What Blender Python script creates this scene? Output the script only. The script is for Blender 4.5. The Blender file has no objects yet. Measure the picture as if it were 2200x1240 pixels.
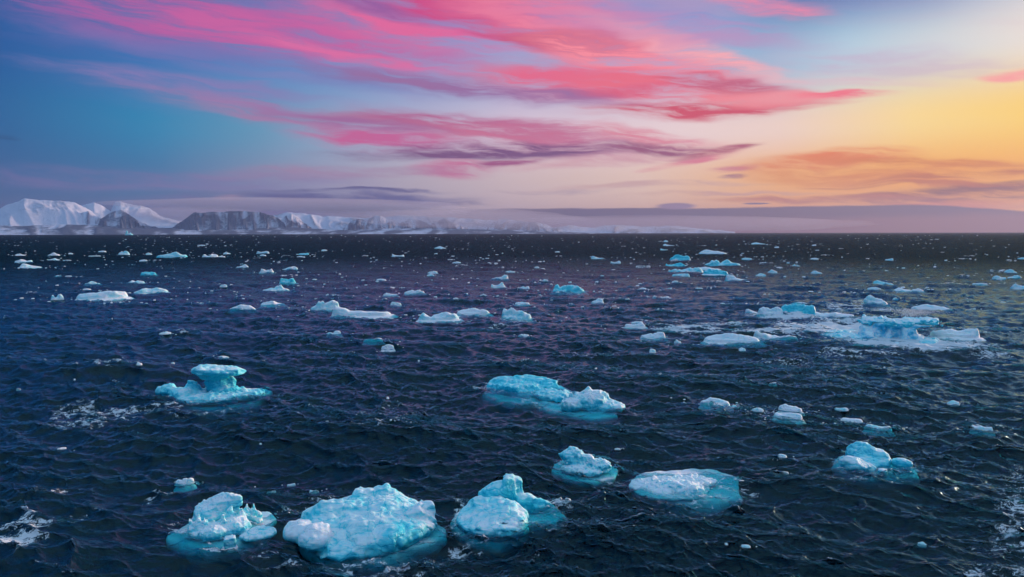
import bpy, math, random
import numpy as np
from mathutils import Vector, Matrix, Euler

# ------------------------------------------------------------------ camera
scene = bpy.context.scene
COL = scene.collection
W0, H0 = 2200.0, 1240.0                 # photograph size, for reading positions off it
LENS = 26.0
FPX = W0 * LENS / 36.0
PITCH = math.radians(4.31)
ROLL = math.radians(0.09)
CAM_H = 20.0
cam_d = bpy.data.cameras.new('camera')
cam_d.lens = LENS; cam_d.sensor_width = 36.0
cam_d.clip_start = 0.5; cam_d.clip_end = 200000.0
cam = bpy.data.objects.new('camera', cam_d); COL.objects.link(cam)
cam.location = (0, 0, CAM_H)
cam.rotation_euler = Euler((math.pi / 2 - PITCH, ROLL, 0))
scene.camera = cam
RM = cam.rotation_euler.to_matrix()

def ray(px, py):
    return (RM @ Vector(((px - W0 / 2) / FPX, (H0 / 2 - py) / FPX, -1.0))).normalized()
def at(px, py, z=0.0):
    """point of the water plane seen at a photo pixel"""
    d = ray(px, py); t = (z - CAM_H) / d.z
    return Vector((d.x * t, d.y * t, z))
def mpp(px, py):
    """metres per photo pixel at the water seen there, across the view"""
    p = at(px, py); v = Vector((p.x, p.y, -CAM_H))
    return (v.dot(RM @ Vector((0, 0, -1)))) / FPX
def azel(px, py):
    d = ray(px, py); return math.degrees(math.atan2(d.x, d.y)), math.degrees(math.asin(d.z))
def lin(c):
    return tuple((v / 255 / 12.92) if v / 255 <= 0.04045 else ((v / 255 + 0.055) / 1.055) ** 2.4 for v in c)

# ------------------------------------------------------------------ node helper
class NT:
    def __init__(self, tree): self.t = tree
    def n(self, typ, **kw):
        nd = self.t.nodes.new('ShaderNode' + typ)
        for k, v in kw.items(): setattr(nd, k, v)
        return nd
    def put(self, sock, v):
        if isinstance(v, bpy.types.NodeSocket): self.t.links.new(v, sock)
        elif v is not None: sock.default_value = v
    def math(self, op, a, b=None, c=None, clamp=False):
        nd = self.n('Math', operation=op); nd.use_clamp = clamp
        self.put(nd.inputs[0], a); self.put(nd.inputs[1], b); self.put(nd.inputs[2], c)
        return nd.outputs[0]
    def vmath(self, op, a, b=None, c=None, scale=None):
        nd = self.n('VectorMath', operation=op)
        self.put(nd.inputs[0], a); self.put(nd.inputs[1], b); self.put(nd.inputs[2], c)
        if scale is not None: self.put(nd.inputs['Scale'], scale)
        return nd.outputs['Value'] if op in ('DOT_PRODUCT', 'LENGTH', 'DISTANCE') else nd.outputs[0]
    def mix(self, f, a, b, clamp=True):
        nd = self.n('Mix', data_type='RGBA'); nd.clamp_factor = clamp
        self.put(nd.inputs[0], f)
        self.put(nd.inputs[6], a if isinstance(a, bpy.types.NodeSocket) else tuple(a) + (1,) * (4 - len(a)))
        self.put(nd.inputs[7], b if isinstance(b, bpy.types.NodeSocket) else tuple(b) + (1,) * (4 - len(b)))
        return nd.outputs[2]
    def noise(self, vec, scale, detail=4, rough=0.55, dist=0.0, typ='FBM', dims='3D'):
        nd = self.n('TexNoise', noise_dimensions=dims); nd.noise_type = typ
        self.put(nd.inputs['Vector'], vec); nd.inputs['Scale'].default_value = scale
        nd.inputs['Detail'].default_value = detail; nd.inputs['Roughness'].default_value = rough
        nd.inputs['Distortion'].default_value = dist
        return nd
    def smooth(self, x, lo, hi, a=0.0, b=1.0):
        nd = self.n('MapRange', interpolation_type='SMOOTHSTEP')
        self.put(nd.inputs[0], x); nd.inputs[1].default_value = lo; nd.inputs[2].default_value = hi
        nd.inputs[3].default_value = a; nd.inputs[4].default_value = b
        return nd.outputs[0]
    def mapping(self, vec, loc=(0, 0, 0), rot=(0, 0, 0), scale=(1, 1, 1), typ='POINT'):
        nd = self.n('Mapping', vector_type=typ); self.put(nd.inputs[0], vec)
        nd.inputs[1].default_value = loc; nd.inputs[2].default_value = rot; nd.inputs[3].default_value = scale
        return nd.outputs[0]

# ------------------------------------------------------------------ sky (world)
SUN_AZ = math.radians(57)      # to the right of the frame
SUN_EL = math.radians(8.0)
world = bpy.data.worlds.new('World'); scene.world = world; world.use_nodes = True
wt = world.node_tree; wt.nodes.clear(); N = NT(wt)
tc = N.n('TexCoord').outputs['Generated']
D = N.vmath('NORMALIZE', tc)
sp = N.n('SeparateXYZ'); N.put(sp.inputs[0], D)
az = N.math('MULTIPLY', N.math('ARCTAN2', sp.outputs[0], sp.outputs[1]), 57.29578)
el = N.math('MULTIPLY', N.math('ARCSINE', sp.outputs[2]), 57.29578)
# clear-sky colours: one ramp along the azimuth (degrees right of the view) for each elevation; overhead and behind the camera brightened as added fill light on the ice
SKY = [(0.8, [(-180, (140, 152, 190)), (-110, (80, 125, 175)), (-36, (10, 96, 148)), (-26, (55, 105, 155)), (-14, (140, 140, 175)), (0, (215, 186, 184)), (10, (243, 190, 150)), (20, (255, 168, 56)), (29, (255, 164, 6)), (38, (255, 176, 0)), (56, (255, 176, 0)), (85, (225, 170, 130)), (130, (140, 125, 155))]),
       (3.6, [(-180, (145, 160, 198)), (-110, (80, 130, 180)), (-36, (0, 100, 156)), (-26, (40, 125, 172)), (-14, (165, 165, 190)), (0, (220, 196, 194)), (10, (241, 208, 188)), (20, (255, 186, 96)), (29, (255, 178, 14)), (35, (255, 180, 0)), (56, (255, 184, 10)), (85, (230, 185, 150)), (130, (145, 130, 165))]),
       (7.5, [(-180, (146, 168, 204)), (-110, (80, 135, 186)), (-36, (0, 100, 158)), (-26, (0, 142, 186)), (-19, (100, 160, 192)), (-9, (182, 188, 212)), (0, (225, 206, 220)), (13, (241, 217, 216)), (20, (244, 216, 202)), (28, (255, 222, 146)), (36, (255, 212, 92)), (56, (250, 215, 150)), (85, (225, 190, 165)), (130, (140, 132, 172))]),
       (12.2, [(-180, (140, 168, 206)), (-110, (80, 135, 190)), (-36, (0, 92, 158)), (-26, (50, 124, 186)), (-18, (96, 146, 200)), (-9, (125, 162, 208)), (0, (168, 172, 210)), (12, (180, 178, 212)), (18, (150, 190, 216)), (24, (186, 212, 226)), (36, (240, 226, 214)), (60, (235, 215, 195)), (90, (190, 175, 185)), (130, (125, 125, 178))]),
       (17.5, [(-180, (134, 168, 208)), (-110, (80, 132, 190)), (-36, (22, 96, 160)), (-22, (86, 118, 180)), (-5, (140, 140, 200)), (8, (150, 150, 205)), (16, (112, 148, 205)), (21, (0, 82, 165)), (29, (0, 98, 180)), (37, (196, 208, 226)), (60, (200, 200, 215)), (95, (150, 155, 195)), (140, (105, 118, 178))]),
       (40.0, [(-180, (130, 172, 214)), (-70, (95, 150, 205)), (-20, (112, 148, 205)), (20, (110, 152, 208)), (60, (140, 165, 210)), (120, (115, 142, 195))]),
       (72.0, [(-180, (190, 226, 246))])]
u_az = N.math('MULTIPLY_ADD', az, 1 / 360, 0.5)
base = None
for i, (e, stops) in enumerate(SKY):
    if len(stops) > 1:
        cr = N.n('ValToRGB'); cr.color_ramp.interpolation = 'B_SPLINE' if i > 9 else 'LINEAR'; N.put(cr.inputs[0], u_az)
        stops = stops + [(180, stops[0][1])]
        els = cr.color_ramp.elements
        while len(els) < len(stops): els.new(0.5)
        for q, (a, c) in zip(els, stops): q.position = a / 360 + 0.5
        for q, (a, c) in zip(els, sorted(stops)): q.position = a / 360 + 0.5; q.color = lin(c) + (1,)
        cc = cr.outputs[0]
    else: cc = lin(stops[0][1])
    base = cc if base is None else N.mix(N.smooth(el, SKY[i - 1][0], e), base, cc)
nish = N.n('TexSky', sky_type='NISHITA'); nish.sun_disc = False
nish.sun_elevation = SUN_EL; nish.sun_rotation = SUN_AZ; nish.altitude = 20
col = N.mix(0.04, base, N.vmath('SCALE', nish.outputs[0], scale=0.10))
# cloud layers, placed by azimuth / elevation in degrees
cb = N.n('CombineXYZ'); N.put(cb.inputs[0], az); N.put(cb.inputs[1], el); P0 = cb.outputs[0]
wn = N.noise(N.mapping(P0, scale=(0.10, 0.42, 1)), 1.0, 2, 0.5).outputs[0]
wd = N.n('CombineXYZ'); N.put(wd.inputs[0], N.math('MULTIPLY_ADD', wn, 3.0, -1.5)); N.put(wd.inputs[1], N.math('MULTIPLY_ADD', wn, 1.6, -0.8))
P1 = N.vmath('ADD', P0, wd.outputs[0])
wn2 = N.noise(N.mapping(P1, loc=(4, 9, 0), scale=(0.35, 1.8, 1)), 1.0, 2, 0.55).outputs[0]
wd2 = N.n('CombineXYZ'); N.put(wd2.inputs[0], N.math('MULTIPLY_ADD', wn2, 1.4, -0.7)); N.put(wd2.inputs[1], N.math('MULTIPLY_ADD', wn2, 0.4, -0.2))
P = N.vmath('ADD', P1, wd2.outputs[0])
tilt = N.mapping(P, rot=(0, 0, math.radians(5)))
fib = N.noise(N.mapping(tilt, scale=(0.13, 1.3, 1)), 1.0, 6, 0.64).outputs[0]
fib2 = N.noise(N.mapping(tilt, loc=(7, 3, 0), scale=(0.05, 0.55, 1)), 1.0, 3, 0.55).outputs[0]
fibm = N.smooth(fib, 0.32, 0.62, 0.22, 1.3)
# thin high veil over the whole upper sky, pink against blue
veil = N.math('MULTIPLY', N.math('MULTIPLY', N.smooth(fib2, 0.42, 0.68), N.smooth(el, 5, 18, 0.0, 0.6)), N.math('MULTIPLY', N.smooth(az, -36, -18, 0.05, 1.0), N.smooth(az, 10, 24, 1.0, 0.3)))
azr = N.smooth(az, -45, 45)
col = N.mix(veil, col, N.mix(azr, lin((150, 120, 180)), lin((215, 175, 195))))
CLOUDS = [  # photo x, y, half length, half thickness (px), tilt, colour, opacity
 (360, 45, 400, 100, 0, (120, 112, 174), .55), (430, 45, 460, 75, -2, (182, 102, 168), .8), (650, 85, 460, 66, -6, (204, 106, 166), .8),
 (880, 55, 330, 60, -8, (225, 112, 162), .8), (760, 120, 300, 18, -7, (226, 120, 168), .6), (820, 20, 220, 25, -8, (150, 100, 165), .7),
 (1020, 25, 300, 55, -13, (206, 78, 140), .95), (1210, 55, 360, 85, -14, (232, 130, 162), .85), (1080, 70, 180, 30, -18, (205, 85, 140), .8),
 (1240, 92, 210, 38, -4, (172, 48, 108), .98), (1360, 130, 360, 62, -13, (246, 148, 162), .85), (1480, 105, 300, 26, -19, (252, 176, 180), .7),
 (1230, 178, 320, 52, -3, (230, 112, 144), .85), (1440, 190, 300, 46, -5, (234, 116, 136), .9), (1300, 200, 240, 14, 3, (215, 95, 130), .6),
 (1500, 236, 320, 24, -1, (212, 84, 106), .95), (1550, 182, 170, 20, -8, (190, 92, 124), .8), (1790, 208, 130, 12, -4, (242, 116, 134), .95),
 (1640, 212, 200, 26, -6, (243, 152, 158), .6), (1650, 14, 170, 26, -12, (232, 142, 172), .75), (1430, 62, 400, 40, -9, (196, 146, 190), .5),
 (1900, 135, 330, 36, -6, (204, 176, 200), .4), (2190, 155, 70, 14, 0, (250, 170, 165), .8), (1780, 170, 260, 20, -8, (226, 190, 198), .5),
 (620, 150, 520, 34, -5, (122, 128, 186), .55), (1000, 190, 470, 30, -5, (160, 118, 166), .8), (380, 178, 380, 26, -3, (150, 132, 184), .6),
 (640, 250, 400, 30, -6, (172, 132, 172), .75), (480, 215, 300, 14, -4, (165, 130, 178), .5),
 (1000, 270, 380, 36, -4, (184, 108, 150), .9), (840, 300, 260, 30, -4, (204, 104, 156), .85), (1150, 300, 340, 52, -5, (206, 120, 152), .8),
 (1060, 326, 420, 26, 1, (128, 80, 128), .92), (760, 262, 250, 16, -6, (165, 110, 160), .6), (1400, 296, 220, 26, -9, (226, 142, 158), .75),
 (1420, 320, 180, 16, -3, (160, 88, 122), .9), (1545, 324, 110, 11, 9, (180, 90, 112), .9), (1480, 347, 130, 11, 10, (226, 128, 146), .75),
 (970, 366, 120, 28, 0, (206, 120, 156), .9), (1090, 352, 95, 11, 3, (168, 82, 130), .9), (1300, 350, 260, 14, 3, (215, 160, 170), .6),
 (1575, 362, 70, 9, 3, (216, 138, 150), .8), (1580, 377, 42, 6, 5, (160, 106, 128), .85), (720, 372, 330, 20, 1, (176, 140, 170), .6),
 (380, 388, 460, 34, 0, (142, 122, 170), .5), (15, 296, 30, 8, 0, (0, 84, 130), .5),
 (1880, 368, 330, 40, -3, (226, 136, 36), .6), (1790, 342, 190, 22, 3, (236, 138, 70), .8), (2060, 420, 360, 16, 1, (160, 86, 40), .95), (2000, 350, 260, 10, -4, (222, 134, 24), .6), (2120, 436, 240, 10, 0, (230, 120, 10), .8),
 (2150, 398, 190, 12, 4, (150, 86, 40), .9), (1780, 428, 300, 10, 0, (206, 122, 66), .8), (2090, 376, 230, 9, 2, (200, 112, 20), .7), (1960, 398, 240, 7, -1, (206, 116, 30), .7),
 (1400, 400, 300, 9, 1, (212, 170, 165), .6), (1550, 418, 260, 6, 0, (215, 165, 150), .6), (1180, 412, 160, 7, 0, (186, 160, 170), .55),
 (770, 412, 240, 5, 0, (96, 92, 140), .85), (690, 432, 390, 24, 0, (84, 86, 142), .95), (830, 437, 260, 8, -1, (86, 80, 130), .9),
 (500, 424, 40, 9, 0, (205, 160, 175), .8), (520, 446, 320, 26, 0, (120, 118, 168), .8)]
d0 = math.degrees(1 / FPX)
for x, y, rx, ry, rot, c, op in CLOUDS:
    a, e = azel(x, y)
    m = N.mapping(P, loc=(a, e, 0), rot=(0, 0, math.radians(rot)), scale=(rx * d0, ry * d0, 1), typ='TEXTURE')
    g = N.n('TexGradient', gradient_type='SPHERICAL'); N.put(g.inputs[0], m)
    f = N.math('MULTIPLY', N.smooth(g.outputs[1], 0.0, 0.70, 0.0, op), fibm)
    col = N.mix(f, col, lin(c))
# dark low stratus bank lying on the right-hand horizon
ed = N.noise(N.mapping(P0, scale=(0.10, 0.5, 1)), 1.0, 3, 0.6).outputs[0]
elw = N.math('MULTIPLY_ADD', ed, -0.55, el)
a0, e0 = azel(1500, 446); a1, _ = azel(860, 450); a2, _ = azel(1250, 450); a3, e3 = azel(2190, 458)
top = N.smooth(az, azel(1950, 450)[0], azel(2300, 450)[0], e0 - 0.27, e3 - 0.30)
bank = N.math('MULTIPLY', N.smooth(N.math('SUBTRACT', elw, top), -0.10, 0.06, 1.0, 0.0), N.smooth(az, a1, a2, 0.15, 0.97))
low = N.smooth(N.math('MULTIPLY_ADD', ed, -1.1, el), 0.25, 0.9)
bcol = N.mix(N.smooth(az, a2, a3), N.mix(low, lin((104, 80, 120)), lin((62, 40, 82))), N.mix(low, lin((142, 84, 62)), lin((70, 28, 30))))
col = N.mix(bank, col, bcol)
for x, y, rx, ry, c, op in [(1452, 443, 52, 9, (150, 118, 142), 1.0), (1625, 437.5, 34, 2.6, (130, 100, 120), 1.0)]:
    a, e = azel(x, y)
    m = N.mapping(P0, loc=(a, e, 0), scale=(rx * d0, ry * d0, 1), typ='TEXTURE')
    g = N.n('TexGradient', gradient_type='SPHERICAL'); N.put(g.inputs[0], m)
    col = N.mix(N.math('MULTIPLY', N.smooth(g.outputs[1], 0.05, 0.5), op), col, lin(c))
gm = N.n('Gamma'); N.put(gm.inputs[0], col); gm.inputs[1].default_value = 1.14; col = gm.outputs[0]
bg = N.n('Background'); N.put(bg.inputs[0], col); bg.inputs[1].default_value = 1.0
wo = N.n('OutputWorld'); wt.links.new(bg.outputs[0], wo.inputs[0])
world.cycles.sampling_method = 'NONE'

# ------------------------------------------------------------------ sun, exposure, render settings
sun_d = bpy.data.lights.new('sun', 'SUN'); sun_d.energy = 4.8; sun_d.angle = math.radians(10.0); sun_d.color = (1.0, 0.66, 0.52)
sun = bpy.data.objects.new('sun', sun_d); COL.objects.link(sun)
sv = Vector((math.sin(SUN_AZ) * math.cos(SUN_EL), math.cos(SUN_AZ) * math.cos(SUN_EL), math.sin(SUN_EL)))
sun.rotation_euler = sv.to_track_quat('Z', 'Y').to_euler(); sun.location = (300, 200, 60)
vs = scene.view_settings; vs.view_transform = 'Standard'; vs.look = 'None'; vs.exposure = 0.12; vs.gamma = 1.0
vs.use_curve_mapping = False
cy = scene.cycles
cy.max_bounces = 6; cy.diffuse_bounces = 2; cy.glossy_bounces = 2; cy.transmission_bounces = 3; cy.volume_bounces = 1
cy.transparent_max_bounces = 8; cy.use_denoising = True; cy.caustics_reflective = False; cy.caustics_refractive = False
cy.sample_clamp_indirect = 4.0; cy.sample_clamp_direct = 2.5
cy.use_adaptive_sampling = True; cy.adaptive_threshold = 0.02

# ------------------------------------------------------------------ numpy helpers
def _hash(ix, iy, iz, seed):
    h = (ix.astype(np.int64) * 374761393 + iy.astype(np.int64) * 668265263 + iz.astype(np.int64) * 2147483647 + seed * 974634777) & 0xFFFFFFFF
    h = ((h ^ (h >> 13)) * 1274126177) & 0xFFFFFFFF
    return ((h ^ (h >> 16)) & 0xFFFF).astype(np.float32) / 65535.0
def vnoise(x, y, z, seed=0):
    """value noise, about -1..1"""
    xi, yi, zi = np.floor(x), np.floor(y), np.floor(z)
    fx, fy, fz = x - xi, y - yi, z - zi
    fx = fx * fx * (3 - 2 * fx); fy = fy * fy * (3 - 2 * fy); fz = fz * fz * (3 - 2 * fz)
    r = 0
    for a in (0, 1):
        for b in (0, 1):
            for c in (0, 1):
                r = r + _hash(xi + a, yi + b, zi + c, seed) * (fx if a else 1 - fx) * (fy if b else 1 - fy) * (fz if c else 1 - fz)
    return r * 2 - 1
def fbm(x, y, z, oct=4, seed=0, gain=0.5):
    r = 0; a = 1.0; s = 0
    for o in range(oct):
        f = 2.03 ** o
        r = r + a * vnoise(x * f + o * 17.3, y * f + o * 9.1, z * f + o * 5.7, seed + o); s += a; a *= gain
    return r / s
def ridged(x, y, z, oct=4, seed=0, gain=0.5):
    r = 0; a = 1.0; s = 0
    for o in range(oct):
        f = 2.07 ** o
        r = r + a * (1 - 2 * np.abs(vnoise(x * f + o * 3.3, y * f + o * 19.1, z * f + o * 7.7, seed + o))); s += a; a *= gain
    return r / s
def sstep(x, a, b):
    t = np.clip((x - a) / (b - a), 0, 1); return t * t * (3 - 2 * t)

def mesh_np(name, V, F, smooth=True):
    """mesh from vertex array and quad / triangle array"""
    me = bpy.data.meshes.new(name)
    V = np.ascontiguousarray(V, np.float32); F = np.ascontiguousarray(F, np.int32)
    k = F.shape[1]
    me.vertices.add(len(V)); me.vertices.foreach_set('co', V.ravel())
    me.loops.add(F.size); me.loops.foreach_set('vertex_index', F.ravel())
    me.polygons.add(len(F)); me.polygons.foreach_set('loop_start', np.arange(len(F), dtype=np.int32) * k)
    me.polygons.foreach_set('use_smooth', np.full(len(F), smooth, bool))
    me.update(calc_edges=True); me.validate()
    return me
def link(name, me, mat=None, parent=None, **props):
    o = bpy.data.objects.new(name, me); COL.objects.link(o)
    if mat is not None and me is not None and not me.materials: me.materials.append(mat)
    if parent is not None: o.parent = parent
    for k, v in props.items(): o[k] = v
    return o

# ------------------------------------------------------------------ materials
def new_mat(name):
    m = bpy.data.materials.new(name); m.use_nodes = True; m.node_tree.nodes.clear()
    return m, NT(m.node_tree)
def out(n, sh, vol=None, mt=None):
    o = n.n('OutputMaterial'); n.t.links.new(sh, o.inputs[0])
    if vol is not None: n.t.links.new(vol, o.inputs[1])

def ice_material(name, blue, mid, white, wbias=0.0, k=1.0):
    m, n = new_mat(name)
    pos = n.n('TexCoord').outputs['Object']; geo = n.n('NewGeometry')
    oi = n.n('ObjectInfo')
    p = n.vmath('ADD', pos, n.vmath('SCALE', (37, 53, 11), scale=oi.outputs['Random']))
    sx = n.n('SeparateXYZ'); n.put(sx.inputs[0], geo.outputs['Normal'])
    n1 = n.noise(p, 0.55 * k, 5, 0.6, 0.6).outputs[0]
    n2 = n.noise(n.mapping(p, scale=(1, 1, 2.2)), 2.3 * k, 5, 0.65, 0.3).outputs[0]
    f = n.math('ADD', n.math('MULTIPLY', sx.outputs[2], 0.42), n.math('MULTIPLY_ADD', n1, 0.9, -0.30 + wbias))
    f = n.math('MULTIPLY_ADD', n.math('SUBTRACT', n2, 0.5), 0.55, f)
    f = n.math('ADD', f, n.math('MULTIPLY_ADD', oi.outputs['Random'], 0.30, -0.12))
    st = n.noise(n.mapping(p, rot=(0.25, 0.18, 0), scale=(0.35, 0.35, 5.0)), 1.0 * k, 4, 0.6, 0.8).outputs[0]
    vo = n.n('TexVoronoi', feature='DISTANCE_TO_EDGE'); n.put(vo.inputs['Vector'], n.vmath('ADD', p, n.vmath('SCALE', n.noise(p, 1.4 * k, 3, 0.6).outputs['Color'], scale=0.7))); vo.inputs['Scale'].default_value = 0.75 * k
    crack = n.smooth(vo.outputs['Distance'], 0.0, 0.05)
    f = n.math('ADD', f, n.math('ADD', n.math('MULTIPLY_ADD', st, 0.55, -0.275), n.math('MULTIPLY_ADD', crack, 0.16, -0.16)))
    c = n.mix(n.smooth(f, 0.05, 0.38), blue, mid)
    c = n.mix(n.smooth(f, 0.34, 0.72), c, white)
    b = n.n('BsdfPrincipled'); n.put(b.inputs['Base Color'], c)
    n.put(b.inputs['Roughness'], n.smooth(f, 0.1, 0.7, 0.28, 0.62)); b.inputs['IOR'].default_value = 1.31
    b.inputs['Subsurface Weight'].default_value = 0.35
    b.inputs['Subsurface Radius'].default_value = (0.25, 0.75, 1.0); b.inputs['Subsurface Scale'].default_value = 0.35
    bp = n.n('Bump'); bp.inputs['Strength'].default_value = 0.42; bp.inputs['Distance'].default_value = 0.10
    n.put(bp.inputs['Height'], n.math('ADD', n.math('MULTIPLY_ADD', st, 1.6, n.math('MULTIPLY', crack, 0.8)), n.noise(p, 4.0 * k, 7, 0.66, 0.2).outputs[0])); n.t.links.new(bp.outputs[0], b.inputs['Normal'])
    out(n, b.outputs[0]); return m
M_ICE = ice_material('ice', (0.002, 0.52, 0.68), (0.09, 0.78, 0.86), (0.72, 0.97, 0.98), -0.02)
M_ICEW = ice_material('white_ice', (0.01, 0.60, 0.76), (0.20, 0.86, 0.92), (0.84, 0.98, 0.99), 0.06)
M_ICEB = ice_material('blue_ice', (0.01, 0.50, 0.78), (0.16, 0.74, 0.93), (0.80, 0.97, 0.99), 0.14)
M_FOOT = ice_material('submerged_ice', (0.60, 0.96, 0.96), (0.80, 0.97, 0.97), (0.95, 0.98, 0.98), 0.10)
M_SMALL = ice_material('far_ice', (0.06, 0.64, 0.80), (0.36, 0.88, 0.93), (0.90, 0.98, 0.99), 0.20, 0.8)
M_FRAG = ice_material('ice_crumbs', (0.30, 0.80, 0.90), (0.60, 0.92, 0.96), (0.92, 0.98, 0.99), 0.20, 0.8)

# water: thin Fresnel skin over absorbing sea water, foam where the "foam" attribute says so
m_sea, n = new_mat('sea_water')
pos = n.n('NewGeometry').outputs['Position']
at_f = n.n('Attribute'); at_f.attribute_name = 'foam'; at_f.attribute_type = 'GEOMETRY'
at_d = n.n('Attribute'); at_d.attribute_name = 'far'; at_d.attribute_type = 'GEOMETRY'
w1 = n.noise(n.mapping(pos, rot=(0, 0, 0.30), scale=(3.2, 9.0, 1)), 1.0, 5, 0.62, 0.3).outputs[0]
w2 = n.noise(n.mapping(pos, rot=(0, 0, 0.30), scale=(0.10, 0.30, 1)), 1.0, 6, 0.72, 0.6).outputs[0]
bp1 = n.n('Bump'); bp1.inputs['Strength'].default_value = 0.5; bp1.inputs['Distance'].default_value = 0.035; n.put(bp1.inputs['Height'], w1)
bp2 = n.n('Bump'); n.put(bp2.inputs['Strength'], at_d.outputs['Fac']); bp2.inputs['Distance'].default_value = 1.6; n.put(bp2.inputs['Height'], w2)
n.t.links.new(bp1.outputs[0], bp2.inputs['Normal'])
fr = n.n('Fresnel'); fr.inputs['IOR'].default_value = 1.31; n.t.links.new(bp2.outputs[0], fr.inputs['Normal'])
gl = n.n('BsdfGlossy'); gl.inputs['Color'].default_value = (0.57, 0.87, 1, 1); n.t.links.new(bp2.outputs[0], gl.inputs['Normal'])
n.put(gl.inputs['Roughness'], n.math('MULTIPLY_ADD', at_d.outputs['Fac'], 0.06, 0.12))
tr = n.n('BsdfTransparent'); tr.inputs[0].default_value = (0.98, 1.0, 1.0, 1)
df = n.n('BsdfDiffuse'); df.inputs[0].default_value = (0.001, 0.26, 0.36, 1)
n.t.links.new(bp2.outputs[0], df.inputs['Normal'])
mb = n.n('MixShader'); mb.inputs[0].default_value = 0.05; n.t.links.new(tr.outputs[0], mb.inputs[1]); n.t.links.new(df.outputs[0], mb.inputs[2])
ms = n.n('MixShader'); n.put(ms.inputs[0], n.math('MINIMUM', n.math('MULTIPLY', fr.outputs[0], n.math('MULTIPLY_ADD', at_d.outputs['Fac'], -0.72, 1.05)), n.math('MULTIPLY_ADD', at_d.outputs['Fac'], -0.385, 0.46))); n.t.links.new(mb.outputs[0], ms.inputs[1]); n.t.links.new(gl.outputs[0], ms.inputs[2])
# foam lace
fw = n.noise(n.mapping(pos, scale=(0.9, 0.9, 1)), 1.0, 3, 0.6).outputs['Color']
fp = n.vmath('MULTIPLY_ADD', n.vmath('SUBTRACT', fw, (0.5, 0.5, 0.5)), (1.6, 1.6, 0), pos)
r1 = n.noise(n.mapping(fp, rot=(0, 0, 0.3), scale=(0.75, 1.25, 1)), 1.0, 5, 0.62, 0.8).outputs[0]
lace = n.math('SUBTRACT', 1.0, n.math('MULTIPLY', n.math('ABSOLUTE', n.math('SUBTRACT', r1, 0.5)), 22.0), clamp=True)
r2 = n.noise(n.mapping(fp, rot=(0, 0, 0.3), scale=(1.1, 2.0, 1)), 1.0, 8, 0.74, 0.2).outputs[0]
patch = n.noise(n.mapping(pos, scale=(0.16, 0.26, 1)), 1.0, 3, 0.6).outputs[0]
fa = n.math('MULTIPLY', at_f.outputs['Fac'], n.smooth(patch, 0.32, 0.62, 0.2, 1.3))
# the more foam, the lower the noise level that shows as foam
lev = n.math('SUBTRACT', r2, n.math('MULTIPLY_ADD', fa, -0.22, 0.64))
fm = n.math('ADD', n.smooth(lev, -0.01, 0.07), n.math('MULTIPLY', n.math('MULTIPLY', lace, n.smooth(r2, 0.46, 0.58)), n.smooth(fa, 0.1, 0.6, 0, 0.8)), clamp=True)
fm = n.math('MULTIPLY', fm, n.smooth(fa, 0.02, 0.2))
fd = n.n('BsdfDiffuse'); fd.inputs[0].default_value = (0.78, 0.84, 0.86, 1)
mf = n.n('MixShader'); n.put(mf.inputs[0], n.math('MULTIPLY', fm, 0.85)); n.t.links.new(ms.outputs[0], mf.inputs[1]); n.t.links.new(fd.outputs[0], mf.inputs[2])
va = n.n('VolumeAbsorption'); va.inputs[0].default_value = (0.0, 0.85, 0.885, 1); va.inputs[1].default_value = 1.9
out(n, mf.outputs[0], va.outputs[0])
m_bed, n = new_mat('deep_water')
df = n.n('BsdfDiffuse'); df.inputs[0].default_value = (0.002, 0.012, 0.022, 1); out(n, df.outputs[0])

# ------------------------------------------------------------------ sea surface
rng = np.random.default_rng(7)
WIND = math.radians(-108)         # running towards the camera, a little to the left
def ocean_tile(L, NN, lmin, lmax, peak, rms, seed, slope=3.7):
    r = np.random.default_rng(seed)
    k1 = 2 * np.pi * np.fft.fftfreq(NN, L / NN); kx, ky = np.meshgrid(k1, k1, indexing='ij')
    k = np.hypot(kx, ky); k[0, 0] = 1e-6
    lam = 2 * np.pi / k
    th = np.arctan2(ky, kx) - WIND
    kp = 2 * np.pi / peak
    S = np.exp(-1.25 * (kp / k) ** 2) / k ** slope * (0.07 + np.abs(np.cos(th)) ** 2.6)
    S *= sstep(lam, lmin * 0.8, lmin * 1.2) * (1 - sstep(lam, lmax * 0.8, lmax * 1.2))
    S[0, 0] = 0
    h0 = (r.standard_normal((NN, NN)) + 1j * r.standard_normal((NN, NN))) * np.sqrt(S)
    h = np.fft.ifft2(h0).real; s = rms / h.std()
    dx = np.fft.ifft2(1j * kx / k * h0).real * s; dy = np.fft.ifft2(1j * ky / k * h0).real * s      # crests drawn together
    return L, NN, np.stack([dx, dy, h * s], -1).astype(np.float32)
def tile_at(T, x, y):
    L, NN, A = T
    u = (x / L) % 1 * NN; v = (y / L) % 1 * NN
    i = np.floor(u).astype(np.int64); j = np.floor(v).astype(np.int64)
    fu = (u - i)[..., None].astype(np.float32); fv = (v - j)[..., None].astype(np.float32)
    i %= NN; j %= NN; i2 = (i + 1) % NN; j2 = (j + 1) % NN
    return (A[i, j] * (1 - fu) + A[i2, j] * fu) * (1 - fv) + (A[i, j2] * (1 - fu) + A[i2, j2] * fu) * fv
T_A = ocean_tile(397.0, 512, 8.0, 70.0, 30.0, 0.34, 1)
T_B = ocean_tile(151.0, 1024, 1.5, 8.0, 4.6, 0.185, 2)
T_C = ocean_tile(47.0, 1024, 0.22, 1.5, 1.6, 0.062, 3, 3.0)
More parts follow.
